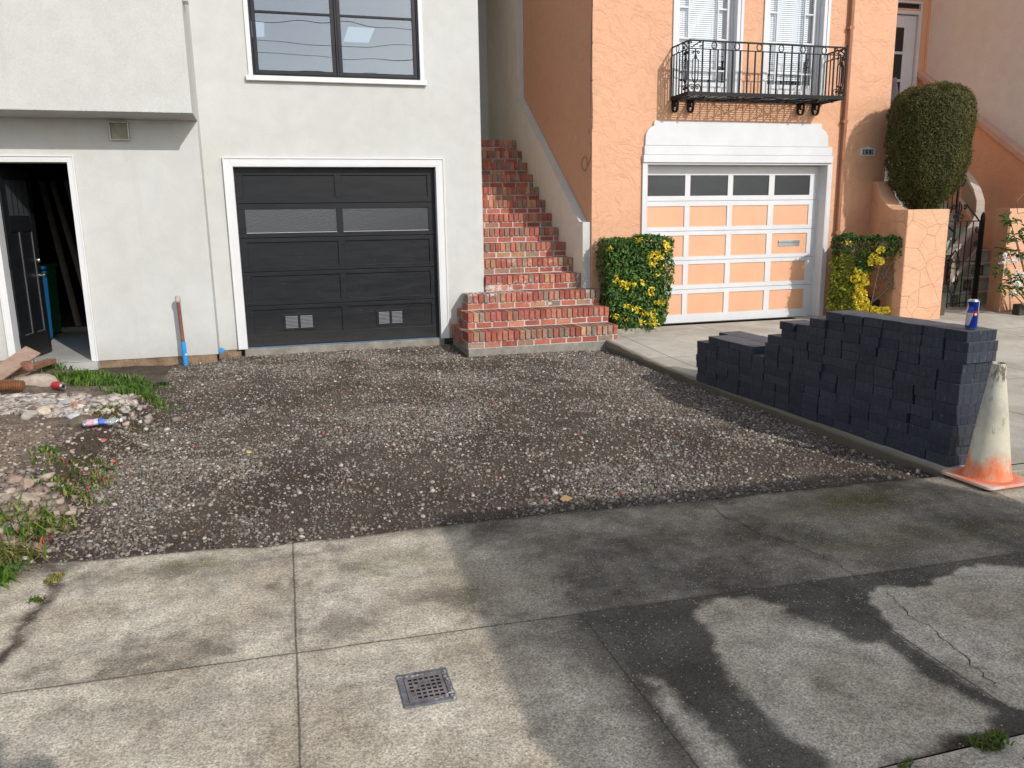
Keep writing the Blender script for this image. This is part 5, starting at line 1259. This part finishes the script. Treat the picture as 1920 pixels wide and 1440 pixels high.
def put_paver(x, y, z, rz, lab):
    k = random.randrange(3)
    if not used[k]: o = proto[k]; used[k] = True
    else: o = proto[k].copy(); COL.objects.link(o)
    o.location = (x, y, z); o.rotation_euler = (random.gauss(0, .004), random.gauss(0, .004), rz)
    tag(o, lab, 'paver', 'charcoal pavers stacked on the driveway edge')
lean = lambda c: .075*(c/12.0)**1.1
for ci, h in enumerate(HT):
    for row in (0, 1):
        if row == 1 and ci < 11: continue
        hh = h if row == 0 else 7
        for c_ in range(hh):
            t = (ci+.5)*pitch + random.gauss(0, .004) + .006*math.sin(c_*1.7+ci)
            ctr = PB0 + dirp*t
            off = lean(c_)*max(0, 1-ci/14.) + random.gauss(0, .0055) + PLX/2 + row*.243
            x = ctr.x + off*dirp.y; y = ctr.y - off*dirp.x
            y += -.0
            zb = float(DZ(x, y))+.003
            lab = 'charcoal concrete paver in the %s course up, %s column back from the cone' % (ORD[c_], ORD[ci]) if row == 0 else 'charcoal paver of the rear row, %s course up, %s column back from the cone' % (ORD[c_], ORD[ci])
            put_paver(x, y, zb+c_*PH, rotp+random.gauss(0, .011), lab)
# ------------------------------------------------------------------ traffic cone
cn = thing('traffic_cone', 'old faded traffic cone, white with worn orange base, in front of the pavers', 'cone', (4.02, 3.645, 0))
g = G('cone_body'); co = g.coord(); S = g.sep(co)
n1 = g.noise(co, 7, 5, .65); n2 = g.noise(g.scalev(co, (1, 1, .35)), 30, 4, .7); z = S[2]
c = g.mix(g.ramp(n1, .3, .7), (.56, .52, .40), (.70, .66, .52))
c = g.mix(g.ramp(g.math('ADD', z, g.math('MULTIPLY', g.math('SUBTRACT', n1, .5), .30)), .20, .07, 0, .95), c, g.mix(g.ramp(n2, .3, .7), (.80, .15, .035), (.78, .30, .17)))
c = g.mix(g.ramp(g.math('ADD', z, g.math('MULTIPLY', g.math('SUBTRACT', n1, .5), .25)), .60, .66, 0, .9), c, g.mix(g.ramp(n2, .46, .56), (.11, .08, .05), (.62, .58, .47)))
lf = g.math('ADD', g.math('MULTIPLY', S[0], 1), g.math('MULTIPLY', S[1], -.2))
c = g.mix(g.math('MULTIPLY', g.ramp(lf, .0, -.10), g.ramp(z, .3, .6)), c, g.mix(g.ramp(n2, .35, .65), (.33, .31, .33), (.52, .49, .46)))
c = g.mix(g.ramp(g.noise(co, 4.5, 6, .7, .8), .46, .66, 0, .55), c, g.mix(g.ramp(n2, .35, .65), (.38, .34, .27), (.56, .50, .39)))
c = g.mix(g.ramp(n2, .58, .70, 0, .6), c, (.22, .18, .14))
c = g.mix(g.ramp(g.noise(g.scalev(co, (2, 2, 7)), 4, 5, .7, 1.2), .67, .74, 0, .6), c, (.28, .14, .09))
M_cone = g.fin(c, .6, .35, 0, g.bump(g.noise(co, 60, 4), .25, .003))
b = MB(); b.lathe([(.136, .030), (.130, .045), (.125, .06), (.104, .22), (.078, .42), (.055, .58), (.042, .665), (.042, .672), (.0405, .70), (.039, .728), (.032, .731), (.030, .70), (.036, .62), (.115, .06)], (4.02, 3.645, 0), 40)
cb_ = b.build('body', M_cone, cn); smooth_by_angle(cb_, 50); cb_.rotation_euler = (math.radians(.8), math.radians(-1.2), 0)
g = G('cone_base'); co = g.coord(); n1 = g.noise(co, 12, 5, .65); r_ = g.n('VectorMath', operation='LENGTH'); g.l(co, r_.inputs[0])
c = g.mix(g.ramp(g.math('ADD', r_.outputs[1], g.math('MULTIPLY', g.math('SUBTRACT', n1, .5), .18)), .15, .22), (.80, .20, .10), g.mix(g.ramp(n1, .35, .65), (.72, .60, .52), (.66, .34, .25)))
c = g.mix(g.ramp(g.sep(co)[2], .016, .010), c, (.42, .38, .36)); c = g.mix(g.ramp(g.noise(co, 45, 4, .7), .6, .72, 0, .6), c, (.20, .17, .15))
M_cbase = g.fin(c, .7, .3, 0, g.bump(g.noise(co, 60, 4), .4, .003))
b = MB(); pts = []; hw = .183
for (sx, sy) in ((-1, -1), (1, -1), (1, 1), (-1, 1)):
    for a in np.linspace(0, 90, 6):
        a0 = {(-1, -1): 180, (1, -1): 270, (1, 1): 0, (-1, 1): 90}[(sx, sy)]+a
        pts.append((4.02+sx*(hw-.035)+.035*math.cos(math.radians(a0)), 3.645+sy*(hw-.035)+.035*math.sin(math.radians(a0)), .012))
b.prism(pts, (0, 0, .020)); ob = b.build('base', M_cbase, cn, bev=.006); ob.rotation_euler = (0, 0, math.radians(2))
b = MB()
for sx in (-1, 1):
    for sy in (-1, 1):
        b = MB(); b.box(4.02+sx*.14-.022, 4.02+sx*.14+.022, 3.645+sy*.14-.022, 3.645+sy*.14+.022, .001, .012); b.build('foot', M_rub, cn)
# ------------------------------------------------------------------ energy drink can on the stack
zt = float(DZ(4.1, 4.0))+.003+13*PH
cp = PZ(1820, 617, zt); cp = (cp[0], cp[1], zt+.001)
can = thing('drink_can', 'tall blue and silver energy drink can standing on the paver stack', 'can', cp)
cr, chh = .034, .185; seg, hz = 64, 56; V = []; F = []; C_ = []
a_face = math.atan2(-cp[1], -cp[0])                            # direction from the can to the street
for j in range(hz+1):
    for i in range(seg):
        th = 2*math.pi*i/seg; zc = .010+j*(chh-.022)/hz; rr_ = cr
        w_ = math.cos((th-a_face+1.0))                         # a dent pushed in near the shoulder
        dn = .009*math.exp(-((zc-.145)/.022)**2)*max(0, w_)**2
        V.append((cp[0]+(rr_-dn)*math.cos(th), cp[1]+(rr_-dn)*math.sin(th), cp[2]+zc))
for j in range(hz):
    for i in range(seg):
        i2 = (i+1) % seg; F.append((j*seg+i, j*seg+i2, (j+1)*seg+i2, (j+1)*seg+i))
        ph = ((2*math.pi*(i+.5)/seg-a_face+math.pi) % (2*math.pi)) - math.pi; q = (j+.5)/hz
        bl_ = False
        mid = .58
        if q > mid: bl_ = (ph > -.95-(q-mid)*.5 and ph < 1.1) or ph > 2.2 or ph < -2.3
        else: bl_ = (ph > .25-(mid-q)*1.25) if ph < 2.2 else False
        if q < .09: bl_ = True
        if .045 < q < .06: bl_ = False
        C_.append((.01, .045, .36) if bl_ else (.55, .56, .58))
M_can = simple('can_print', (1, 1, 1), .25, .05, 10, 0, 1, 0, .6, .55, True)
body = raw('body', V, F, M_can, can, col=np.array(C_), smooth=True)
b = MB(); b.lathe([(.0001, .004), (.022, .004), (.026, .0), (.028, .001), (.034, .010)], cp, 40); smooth_by_angle(b.build('bottom_rim', M_steel, can), 40); b = MB(); b.lathe([(.034, chh-.012), (.0275, chh-.001), (.027, chh), (.0255, chh), (.025, chh-.004), (.0001, chh-.004)], cp, 40)
smooth_by_angle(b.build('lid', M_steel, can), 40)
b = MB(); b.tube([(cp[0]-.005, cp[1], cp[2]+chh-.002), (cp[0]+.018, cp[1]+.004, cp[2]+chh-.001)], .004, 6); b.build('tab', M_steel, can)
def wrap(txt, size, a_c, zc, mat, nm, sx=1.0):
    V, F = text_mesh(txt, size); V = V*np.array((sx, 1, 1)); V[:, 0] -= (V[:, 0].min()+V[:, 0].max())/2; th = a_c + V[:, 0]/cr; R_ = cr+.0006
    P_ = np.stack([cp[0]+R_*np.cos(th), cp[1]+R_*np.sin(th), cp[2]+zc+V[:, 1]], -1); return raw(nm, P_, F, mat, can)
M_red = simple('red_ink', (.75, .02, .04), .35, .05); M_yel = simple('yellow_ink', (.9, .55, .03), .35, .05)
wrap('Red Bull', .0185, a_face+.38, .104, M_red, 'lettering', .9)
b = MB(); n_ = 20
th = a_face+.62; ctr = Vector((cp[0]+(cr+.0004)*math.cos(th), cp[1]+(cr+.0004)*math.sin(th), cp[2]+.096))
P_ = []; 
for i in range(n_):
    a = 2*math.pi*i/n_; dth = .009*math.cos(a)/cr; P_.append((cp[0]+(cr+.0007)*math.cos(th+dth), cp[1]+(cr+.0007)*math.sin(th+dth), cp[2]+.0955+.0075*math.sin(a)))
raw('sun_disc', P_, [tuple(range(n_))], M_yel, can)
wrap('ENERGY DRINK', .0065, a_face+.36, .086, M_red, 'lettering', .9)
# ------------------------------------------------------------------ drain grate
dg = thing('drain_grate', 'square rusty iron drain cover with rows of holes set in the sidewalk', 'drain cover', (.37, 2.49, 0))
M_di = simple('old_iron', (.20, .17, .17), .75, .4, 14, .6, 90, .004, .35)
Q = [PZ(x, y, 0) for x, y in ((741, 1268), (838, 1254), (856, 1312), (761, 1330))]      # tl tr br bl
x0, x1, y0, y1 = .279, .461, 2.392, 2.594; e = .021
b = MB()
for q in ((x0, x1, y0, y0+e), (x0, x1, y1-e, y1), (x0, x0+e, y0+e, y1-e), (x1-e, x1, y0+e, y1-e)): b.box(q[0], q[1], q[2], q[3], -.03, .007)
fr_ = b.build('frame', simple('old_iron_frame', (.15, .145, .16), .75, .5, 25, .6, 90, .004, .35), dg, bev=.003)
bm = bmesh.new(); n_ = 6; a0, a1, c0, c1 = x0+e+.002, x1-e-.002, y0+e+.002, y1-e-.002
b = MB(); ux = (a1-a0-.018)/n_; uy = (c1-c0-.022)/n_; hw, hh = .0066, .0056
xs_ = [a0]+sum([[a0+.009+(i+.5)*ux-hw, a0+.009+(i+.5)*ux+hw] for i in range(n_)], [])+[a1]
ys_ = [c0]+sum([[c0+.011+(i+.5)*uy-hh, c0+.011+(i+.5)*uy+hh] for i in range(n_)], [])+[c1]
holes = []
for i in range(len(xs_)-1):
    for j in range(len(ys_)-1):
        if i % 2 and j % 2:
            blocked = (i//2, j//2) in ((0, 0), (0, 1), (1, 3), (2, 4), (3, 4))
            z = -.001 if blocked else None
            X0, X1, Y0, Y1 = xs_[i], xs_[i+1], ys_[j], ys_[j+1]; zz = .004
            dpt = -.0005 if blocked else -.03
            for p in (((X0, Y0, zz), (X0, Y1, zz), (X0, Y1, dpt), (X0, Y0, dpt)), ((X1, Y1, zz), (X1, Y0, zz), (X1, Y0, dpt), (X1, Y1, dpt)), ((X0, Y1, zz), (X1, Y1, zz), (X1, Y1, dpt), (X0, Y1, dpt)), ((X1, Y0, zz), (X0, Y0, zz), (X0, Y0, dpt), (X1, Y0, dpt))): b.quad(*p, m=0 if blocked else 1)
            b.quad((X0, Y0, dpt), (X1, Y0, dpt), (X1, Y1, dpt), (X0, Y1, dpt), m=0 if blocked else 1)
        else: b.quad((xs_[i], ys_[j], .004), (xs_[i+1], ys_[j], .004), (xs_[i+1], ys_[j+1], .004), (xs_[i], ys_[j+1], .004))
for p in (((a0, c0), (a1, c0)), ((a1, c0), (a1, c1)), ((a1, c1), (a0, c1)), ((a0, c1), (a0, c0))): b.quad((*p[0], -.02), (*p[1], -.02), (*p[1], .004), (*p[0], .004))
b.build('plate', [M_di, M_dark], dg)
n = 46; t_ = rng.uniform(0, 1, n); sd = rng.choice(3, n)
P = np.where(sd[:, None] == 0, np.stack([x0+t_*.1, np.full(n, y1-e-.001+0), 0*t_+.006], -1), np.where(sd[:, None] == 1, np.stack([np.full(n, x1-e*.6), y0+t_*.18, 0*t_+.008], -1), np.stack([x0+.1+t_*.07, np.full(n, y0+e+.002), 0*t_+.006], -1)))+rng.normal(0, .004, (n, 3))*np.array((1, 1, .1))
gm = stones('grit', P, rng.uniform(.003, .008, n), jitcol((.36, .34, .31), n, .2), M_col, dg, flat=(.3, .5)); tag(gm, kind='stuff')
# ------------------------------------------------------------------ rusty stand pipe with blue tape
sp = thing('stand_pipe', 'rusty pipe standing by the white wall, its foot wrapped in blue tape', 'pipe', (-1.2, 9.8, -.02))
b = MB(); b.tube([(-1.196, 9.80, -.06), (-1.214, 9.81, .775)], .021, 14); smooth_by_angle(b.build('pipe', simple('rust', (.20, .085, .06), .8, .5, 10, .4, 60, .004), sp))
b = MB(); b.lathe([(.021, -.03), (.029, -.028), (.031, .0), (.028, .03), (.02, .043), (.0001, .046)], (-1.2145, 9.81, .765), 16); smooth_by_angle(b.build('cap', simple('primer', (.42, .33, .31), .7, .35, 20), sp))
b = MB(); b.tube([(-1.197, 9.80, .0), (-1.203, 9.805, .275)], .0265, 12); smooth_by_angle(b.build('tape', simple('blue_film', (.02, .28, .72), .45, .12, 8), sp))
b = MB(); b.box(-1.19, -1.17, 9.772, 9.776, .12, .14); b.build('label_dot', M_trim, sp)
cpk = PY(416, 657, 9.98)
b = MB(); x, y, z = cpk; b.prism([(x-.03, y-.03, z-.035), (x+.022, y-.035, z-.028), (x+.034, y-.03, z+.0), (x-.0, y-.03, z+.03), (x-.026, y-.03, z+.026)], (.005, .035, .004)); o = b.build('tape_scrap', simple('blue_film_scrap', (.03, .25, .62), .5, .1), loc=(x, y, z), bev=.004); tag(o, 'scrap of blue tape wrapped on the foot of the white wall corner', 'tape')
# ------------------------------------------------------------------ rubbish on the bank
def on(px, py, dz=0): p = gp(px, py); return Vector((p[0], p[1], p[2]+dz))
M_wood = simple('dirty_plank', (.33, .225, .17), .85, .22, 12, .3, 50, .003); M_wood2 = simple('red_brown_plank', (.27, .13, .08), .8, .3, 12, .3, 50, .003)
def plank(a, b_, wd, th, mat, lab, up=(0, 0, 1)):
    a, b_ = Vector(a), Vector(b_); d = (b_-a).normalized(); s = d.cross(Vector(up)).normalized(); u = s.cross(d)
    m = MB(); m.prism([a-s*wd/2-u*th/2, a+s*wd/2-u*th/2, a+s*wd/2+u*th/2, a-s*wd/2+u*th/2], b_-a)
    mid = (a+b_)/2; o = m.build('plank', mat, loc=tuple(mid), bev=.003); tag(o, lab, 'plank', 'planks in the rubbish heap'); return o
e1 = Vector(PY(62, 657, 8.6)); e0 = Vector(PY(-90, 760, 7.6)); plank(e0, e1, .15, .025, M_wood, 'broad grey brown plank slanting up across the rubbish heap', (.35, -.5, .8))
e1 = on(100, 693, .10); e0 = on(5, 722, .08); plank(e0, e1, .09, .05, M_wood2, 'red brown plank lying low beside the grass', (0, -.3, 1))
def corrug(a, b_, r, lab, c):
    a, b_ = Vector(a), Vector(b_); n = 34; pts = [a.lerp(b_, i/n)+Vector((0, 0, .02*math.sin(i/n*3.1))) for i in range(n+1)]
    m = MB(); m.tube(pts, [r*(1+.28*(i % 2)) for i in range(n+1)], 12); o = m.build('corrugated_tube', simple('corrugated_'+lab[:9].strip().replace(' ', '_'), c, .45, .3, 15, 0, 1, 0, .5, .3), loc=tuple((a+b_)/2)); tag(o, lab, 'tube', 'corrugated tubes in the rubbish heap')
corrug(on(-15, 712, .08), Vector(PY(54, 687, 8.3)), .042, 'reddish corrugated tube under the broad plank', (.27, .12, .08))
corrug(on(-30, 742, .05), on(46, 738, .06), .042, 'brown corrugated tube lying beside the stone slab', (.24, .11, .05))
def pipe(a, b_, r, mat, lab, nm='pipe'):
    a, b_ = Vector(a), Vector(b_); m = MB(); m.tube([a, b_], r, 12); o = m.build(nm, mat, loc=tuple((a+b_)/2)); smooth_by_angle(o); tag(o, lab, 'pipe')
pipe(on(-40, 725, .16), on(19, 703, .13), .035, simple('red_white_pipe', (.40, .12, .12), .6, .6, 9), 'red and white blotched pipe at the left edge')
pipe(on(-50, 745, .10), on(30, 711, .06), .03, M_galv, 'dull grey pipe below the red one')
def rock(px, py, r, c, lab, nm='rock', flat=.6, sq=(1, 1), seed=0, grp=None):
    p = on(px, py, r*flat*.25); bm = bmesh.new(); bmesh.ops.create_icosphere(bm, subdivisions=3, radius=1); rs = random.Random(seed); 
    pl_ = [(Vector((rs.gauss(0, 1), rs.gauss(0, 1), rs.gauss(0, .7))).normalized(), rs.uniform(.62, .9)) for _ in range(9)]
    for v in bm.verts:
        q = v.co.normalized(); s = min([1.0]+[d/max(q.dot(n), .01) for n, d in pl_ if q.dot(n) > .05]); v.co = q*s*(1+.06*(rs.random()-.5)); v.co = Vector((v.co.x*r*sq[0], v.co.y*r*sq[1], v.co.z*r*flat))
    me = bpy.data.meshes.new(nm); bm.to_mesh(me); bm.free(); o = bpy.data.objects.new(nm, me); COL.objects.link(o); o.location = p; o.rotation_euler = (0, 0, rs.uniform(0, 6))
    me.materials.append(simple(nm+'_%d' % seed, c, .95, .25, 14, .6, 60, .006)); smooth_by_angle(o, 28); tag(o, lab, nm.replace('_', ' ')); return o
rock(58, 722, .20, (.42, .34, .28), 'large flat pinkish stone slab below the low plank', 'stone_slab', .42, (1.25, .8), 3)
rock(158, 797, .085, (.13, .11, .075), 'mossy dark rock below the crushed bottle', 'rock', .7, (1.2, .8), 4)
rock(140, 766, .062, (.45, .16, .08), 'orange brick fragment on the pale rubble', 'brick_fragment', .8, (1, .8), 5)
rock(63, 773, .055, (.17, .11, .09), 'dark brown brick fragment on the left of the rubble', 'brick_fragment', .7, (1.3, .7), 6)
rock(84, 777, .07, (.55, .48, .38), 'cream stone chunk right of the dark brick fragment', 'rock', .75, (1.2, .9), 7)
rock(55, 783, .065, (.40, .36, .30), 'grey stone chunk left of the cream one', 'rock', .8, (1, 1), 8)
rock(122, 762, .07, (.42, .42, .42), 'grey white stone chunk left of the orange brick fragment', 'rock', .6, (1.3, .8), 9)
rock(140, 783, .05, (.45, .45, .44), 'small pale stone below the orange brick fragment', 'rock', .6, (1.2, .8), 10)
rock(208, 750, .06, (.36, .29, .26), 'pinkish stone at the right end of the rubble', 'rock', .6, (1.5, .8), 11)
rock(50, 912, .055, (.36, .27, .21), 'angular brown stone topmost of the lower stone heap', 'rock', .7, (1.2, .8), 12)
rock(28, 905, .05, (.30, .22, .17), 'dark brown stone at the upper left of the lower heap', 'rock', .7, (1.2, .9), 13)
rock(48, 938, .055, (.38, .31, .25), 'flat tan stone in the middle of the lower heap', 'rock', .6, (1.1, .9), 14)
rock(185, 940, .035, (.45, .43, .40), 'single pale pebble at the foot of the bank', 'rock', .6, (1, 1), 15)
# rubble, uncountable
def rub(cx_, cy_, rx, ry, n, r0, r1, cols):
    x = rng.normal(0, .55, n)*rx+cx_; y = rng.normal(0, .55, n)*ry+cy_; R = np.exp(rng.uniform(math.log(r0), math.log(r1), n)); k = rng.choice(len(cols), n)
    return np.stack([x, y, SZ(x, y)+R*.25], -1), R, np.array(cols)[k]*rng.uniform(.75, 1.25, (n, 1))
PAL = [(.46, .40, .34), (.50, .46, .41), (.40, .33, .29), (.36, .33, .31), (.44, .36, .31), (.30, .25, .21)]; BRN = [(.30, .23, .18), (.25, .19, .15), (.37, .29, .23), (.33, .27, .22), (.20, .15, .12)]
parts = []
for px, py, rx, ry, n, r0, r1, cols in ((60, 755, .55, .22, 1300, .004, .042, PAL), (120, 770, .4, .14, 900, .004, .032, PAL), (190, 752, .3, .12, 220, .006, .04, PAL), (20, 770, .4, .2, 300, .006, .04, PAL), (20, 930, .26, .36, 420, .004, .034, BRN), (50, 950, .2, .22, 200, .006, .045, BRN), (0, 980, .2, .2, 160, .007, .05, BRN), (90, 860, .5, .6, 420, .004, .016, BRN+PAL[:2]), (40, 830, .5, .5, 260, .004, .018, BRN)):
    c = gp(px, py); parts.append(rub(c[0], c[1], rx, ry, n, r0, r1, cols))
q_ = [np.concatenate([p[i] for p in parts]) for i in range(3)]; V_, F_, C2_ = _stones(q_[0], q_[1], q_[2], .38, (.35, .85), BXV, BXF); rb = raw('rubble', V_, F_, M_col, col=C2_); tag(rb, kind='stuff'); rb['label'] = 'pale broken rubble and brown stones heaped on the bank'
# crushed red can, plastic bottle
p = on(111, 733, .045); ax = Vector((.8, -.55, -.05)).normalized(); sx_ = ax.cross(Vector((0, 0, 1))).normalized(); A3 = Matrix((sx_, ax.cross(sx_)*-1, ax)).transposed()
rc = thing('crushed_can', 'crushed red drink can lying on the rubble below the grass', 'can', tuple(p))
b = MB(); b.lathe([(.026, -.06), (.033, -.05), (.034, -.02), (.0285, .0), (.033, .018), (.034, .045)], p, 24, axis=A3); smooth_by_angle(b.build('body', simple('red_can_print', (.55, .03, .04), .3, .2, 20, .3, 30, .006, .6, .3), rc))
b = MB(); b.lathe([(.034, .0455), (.0275, .058), (.0265, .059), (.025, .055), (.012, .055)], p, 24, axis=A3); smooth_by_angle(b.build('lid', M_steel, rc)); b = MB(); b.lathe([(.0001, -.058), (.026, -.061)], p, 24, axis=A3); b.build('bottom', M_steel, rc)
b = MB(); b.lathe([(.012, .0548), (.0001, .0548)], p, 16, axis=A3); b.build('opening', M_dark, rc)
p = on(190, 801, .035); ax = Vector((.97, .05, .02)).normalized(); sx_ = ax.cross(Vector((0, 0, 1))).normalized(); A3 = Matrix((sx_, ax.cross(sx_)*-1, ax)).transposed()
bt = thing('plastic_bottle', 'crushed clear plastic bottle with pink and blue label on the dark soil', 'bottle', tuple(p))
g = G('clear_plastic'); co = g.coord(); gl = g.n('BsdfGlossy'); gl.inputs['Roughness'].default_value = .08; tr = g.n('BsdfTransparent'); tr.inputs[0].default_value = (.9, .92, .95, 1); df = g.n('BsdfDiffuse'); df.inputs[0].default_value = (.75, .78, .82, 1)
g.l(g.bump(g.noise(co, 60, 3), .8, .01), gl.inputs['Normal']); m1 = g.n('MixShader'); m1.inputs[0].default_value = .35; g.l(gl.outputs[0], m1.inputs[1]); g.l(df.outputs[0], m1.inputs[2]); m2 = g.n('MixShader'); m2.inputs[0].default_value = .55; g.l(tr.outputs[0], m2.inputs[1]); g.l(m1.outputs[0], m2.inputs[2]); g.l(m2.outputs[0], g.out.inputs[0]); M_plas = g.mt
def crush(o, amt, sd):
    for v in o.data.vertices: 
        f = fbm(np.array([v.co.x*22+v.co.z*17+sd]), np.array([v.co.y*22+v.co.x*9]), 91)[0]-.5; v.co.z *= .72; v.co += Vector((0, f*amt*.6, f*amt))
    o.data.update()
b = MB(); b.lathe([(.0001, -.115), (.028, -.112), (.032, -.10), (.031, -.07), (.027, -.06), (.031, -.05), (.032, .02), (.026, .04), (.031, .055), (.028, .085), (.014, .115), (.013, .125)], p, 24, axis=A3); o = weld(b.build('body', M_plas, bt)); crush(o, .035, 1); smooth_by_angle(o, 60)
b = MB(); b.lathe([(.0325, -.085), (.0328, -.045)], p, 24, axis=A3, m=0); b.lathe([(.0328, -.044), (.0325, -.015)], p, 24, axis=A3, m=2); b.lathe([(.0325, -.012), (.0328, .03)], p, 24, axis=A3, m=1); o = weld(b.build('label', [simple('pink_film', (.75, .38, .45), .4, .3, 30), simple('blue_film_label', (.08, .16, .60), .4, .5, 40), simple('lilac_film', (.6, .5, .66), .4, .3, 30)], bt)); crush(o, .035, 1); smooth_by_angle(o, 60)
b = MB(); b.lathe([(.0001, .126), (.0145, .126), (.0145, .142), (.0001, .142)], p, 16, axis=A3); b.build('cap', M_trim, bt)
# pink plastic scraps and a dry leaf on the bed
for px, py, s, c, lab, nm in ((193, 829, .022, (.75, .08, .12), 'pink plastic scrap right of the mossy rock', 'plastic_scrap'), (213, 868, .016, (.75, .07, .08), 'red plastic scrap at the end of the weeds', 'plastic_scrap'), (262, 745, .014, (.62, .16, .08), 'orange scrap below the grass clump', 'plastic_scrap'), (1062, 939, .032, (.36, .24, .10), 'dry tan leaf on bare soil near the sidewalk', 'dry_leaf'), (467, 851, .02, (.55, .42, .10), 'yellow leaf lying on the gravel', 'dry_leaf')):
    p = on(px, py, .012); n_ = 8; b = MB(); ang = np.linspace(0, 6.283, n_, endpoint=False); pts = [(p.x+s*math.cos(a)*random.uniform(.6, 1.3), p.y+s*.7*math.sin(a)*random.uniform(.6, 1.3), p.z+.35*s*math.sin(a*1.0)) for a in ang]
    b.prism(pts, (.0, .0, .003)); o = b.build(nm, simple(nm+'_%d' % px, c, .6, .2, 30), loc=tuple(p)); tag(o, lab, nm.replace('_', ' '))
# ------------------------------------------------------------------ behind the viewer: photographer, box van, overhead wires
g = G('van_paint'); M_van = g.fin((.62, .62, .6), .35, .5)
vn = thing('box_van', 'white box van parked on the street behind the viewer', 'van', (2.4, -.5, -.14))
th = math.radians(-2); Rv = Matrix(((math.cos(th), -math.sin(th), 0, 2.65), (math.sin(th), math.cos(th), 0, -.51), (0, 0, 1, -.14), (0, 0, 0, 1)))
b = MB(); b.box(0, 2.9, -2.1, 0, .75, 3.06, rot=Rv); b.build('cargo_box', M_van, vn, bev=.08)
b = MB(); b.prism([tuple(Rv @ Vector(q)) for q in ((2.95, -2.0, .45), (2.95, -2.0, 2.5), (3.9, -2.0, 2.45), (4.55, -2.0, 1.75), (5.2, -2.0, 1.6), (5.25, -2.0, .45))], tuple((Rv.to_3x3() @ Vector((0, 1.9, 0))))); b.build('cab', M_van, vn, bev=.05)
b = MB(); b.box(.2, 5.0, -1.9, -.2, .45, .74, rot=Rv); b.build('chassis', M_rub, vn)
for x in (.9, 4.2):
    for y in (-.22, -1.88):
        b = MB(); b.lathe([(.001, -.12), (.36, -.12), (.38, -.08), (.38, .08), (.36, .12), (.001, .12)], Rv @ Vector((x, y, .38)), 24, axis=Rv.to_3x3() @ Matrix(((1, 0, 0), (0, 0, -1), (0, 1, 0)))); smooth_by_angle(b.build('wheel', M_rub, vn))
ps = thing('person', 'person in a dark jacket holding up a phone', 'person', (.25, -.24, 0))
def skin(name, chains, mat, parent):
    bm = bmesh.new(); ly = bm.verts.layers.skin.verify(); mp = {}
    for ch in chains:
        pv = None
        for (p, r) in ch:
            k = tuple(round(q, 4) for q in p)
            if k not in mp: v = bm.verts.new(Vector(p)-wloc(parent)); v[ly].radius = (r, r); mp[k] = v
            v = mp[k]
            if pv is not None and pv is not v and not bm.edges.get((pv, v)): bm.edges.new((pv, v))
            pv = v
    bm.verts.ensure_lookup_table(); bm.verts[0][ly].use_root = True
    me = bpy.data.meshes.new(name); bm.to_mesh(me); bm.free(); me.materials.append(mat); o = bpy.data.objects.new(name, me); COL.objects.link(o); o.parent = parent
    o.modifiers.new('skin', 'SKIN'); s = o.modifiers.new('sub', 'SUBSURF'); s.levels = 2; s.render_levels = 2; return o
X, Y_ = .25, -.24
pel, che, nek = (X, Y_, .95), (X, Y_-.01, 1.32), (X, Y_+.01, 1.47)
ch = [[(pel, .15), ((X, Y_-.01, 1.12), .14), (che, .155), (nek, .06), ((X, Y_+.03, 1.57), .085), ((X, Y_+.035, 1.67), .088)]]
for s in (-1, 1):
    ch.append([(che, .155), ((X+s*.19, Y_-.01, 1.40), .06), ((X+s*.24, Y_+.06, 1.17), .048), ((X+s*.05-.11, Y_+.15, 1.45), .036), ((X+s*.05-.17, Y_+.17, 1.55), .03)])
    ch.append([(pel, .15), ((X+s*.1, Y_, .88), .095), ((X+s*.115, Y_+.02, .5), .062), ((X+s*.12, Y_-.02, .10), .042), ((X+s*.13, Y_+.10, .05), .038)])
ps.location.z = 0
skin('body', ch, simple('dark_jacket', (.05, .055, .07), .85, .15), ps)
b = MB(); b.box(-.06+.04, .1+.04, -.060, -.052, 1.50, 1.66); b.box(0, .001, -.06, -.05, 1.5, 1.501); tag(b.build('phone', M_black, loc=(.05, -.056, 1.5)), 'black phone held up by the person', 'phone')
for k, (y, z, sg) in enumerate(((-9.0, 7.2, .5), (-9.3, 7.7, .4), (-9.1, 8.3, .3), (-8.8, 6.6, .6), (-9.2, 11.0, .3))):
    b = MB(); b.tube([(x, y, z+sg*((x-4)/24.)**2) for x in np.linspace(-40, 48, 60)], .009, 6); o = b.build('overhead_wire', M_rub, loc=(4, y, z)); tag(o, 'black overhead wire strung along the street', 'wire', 'overhead wires along the street')
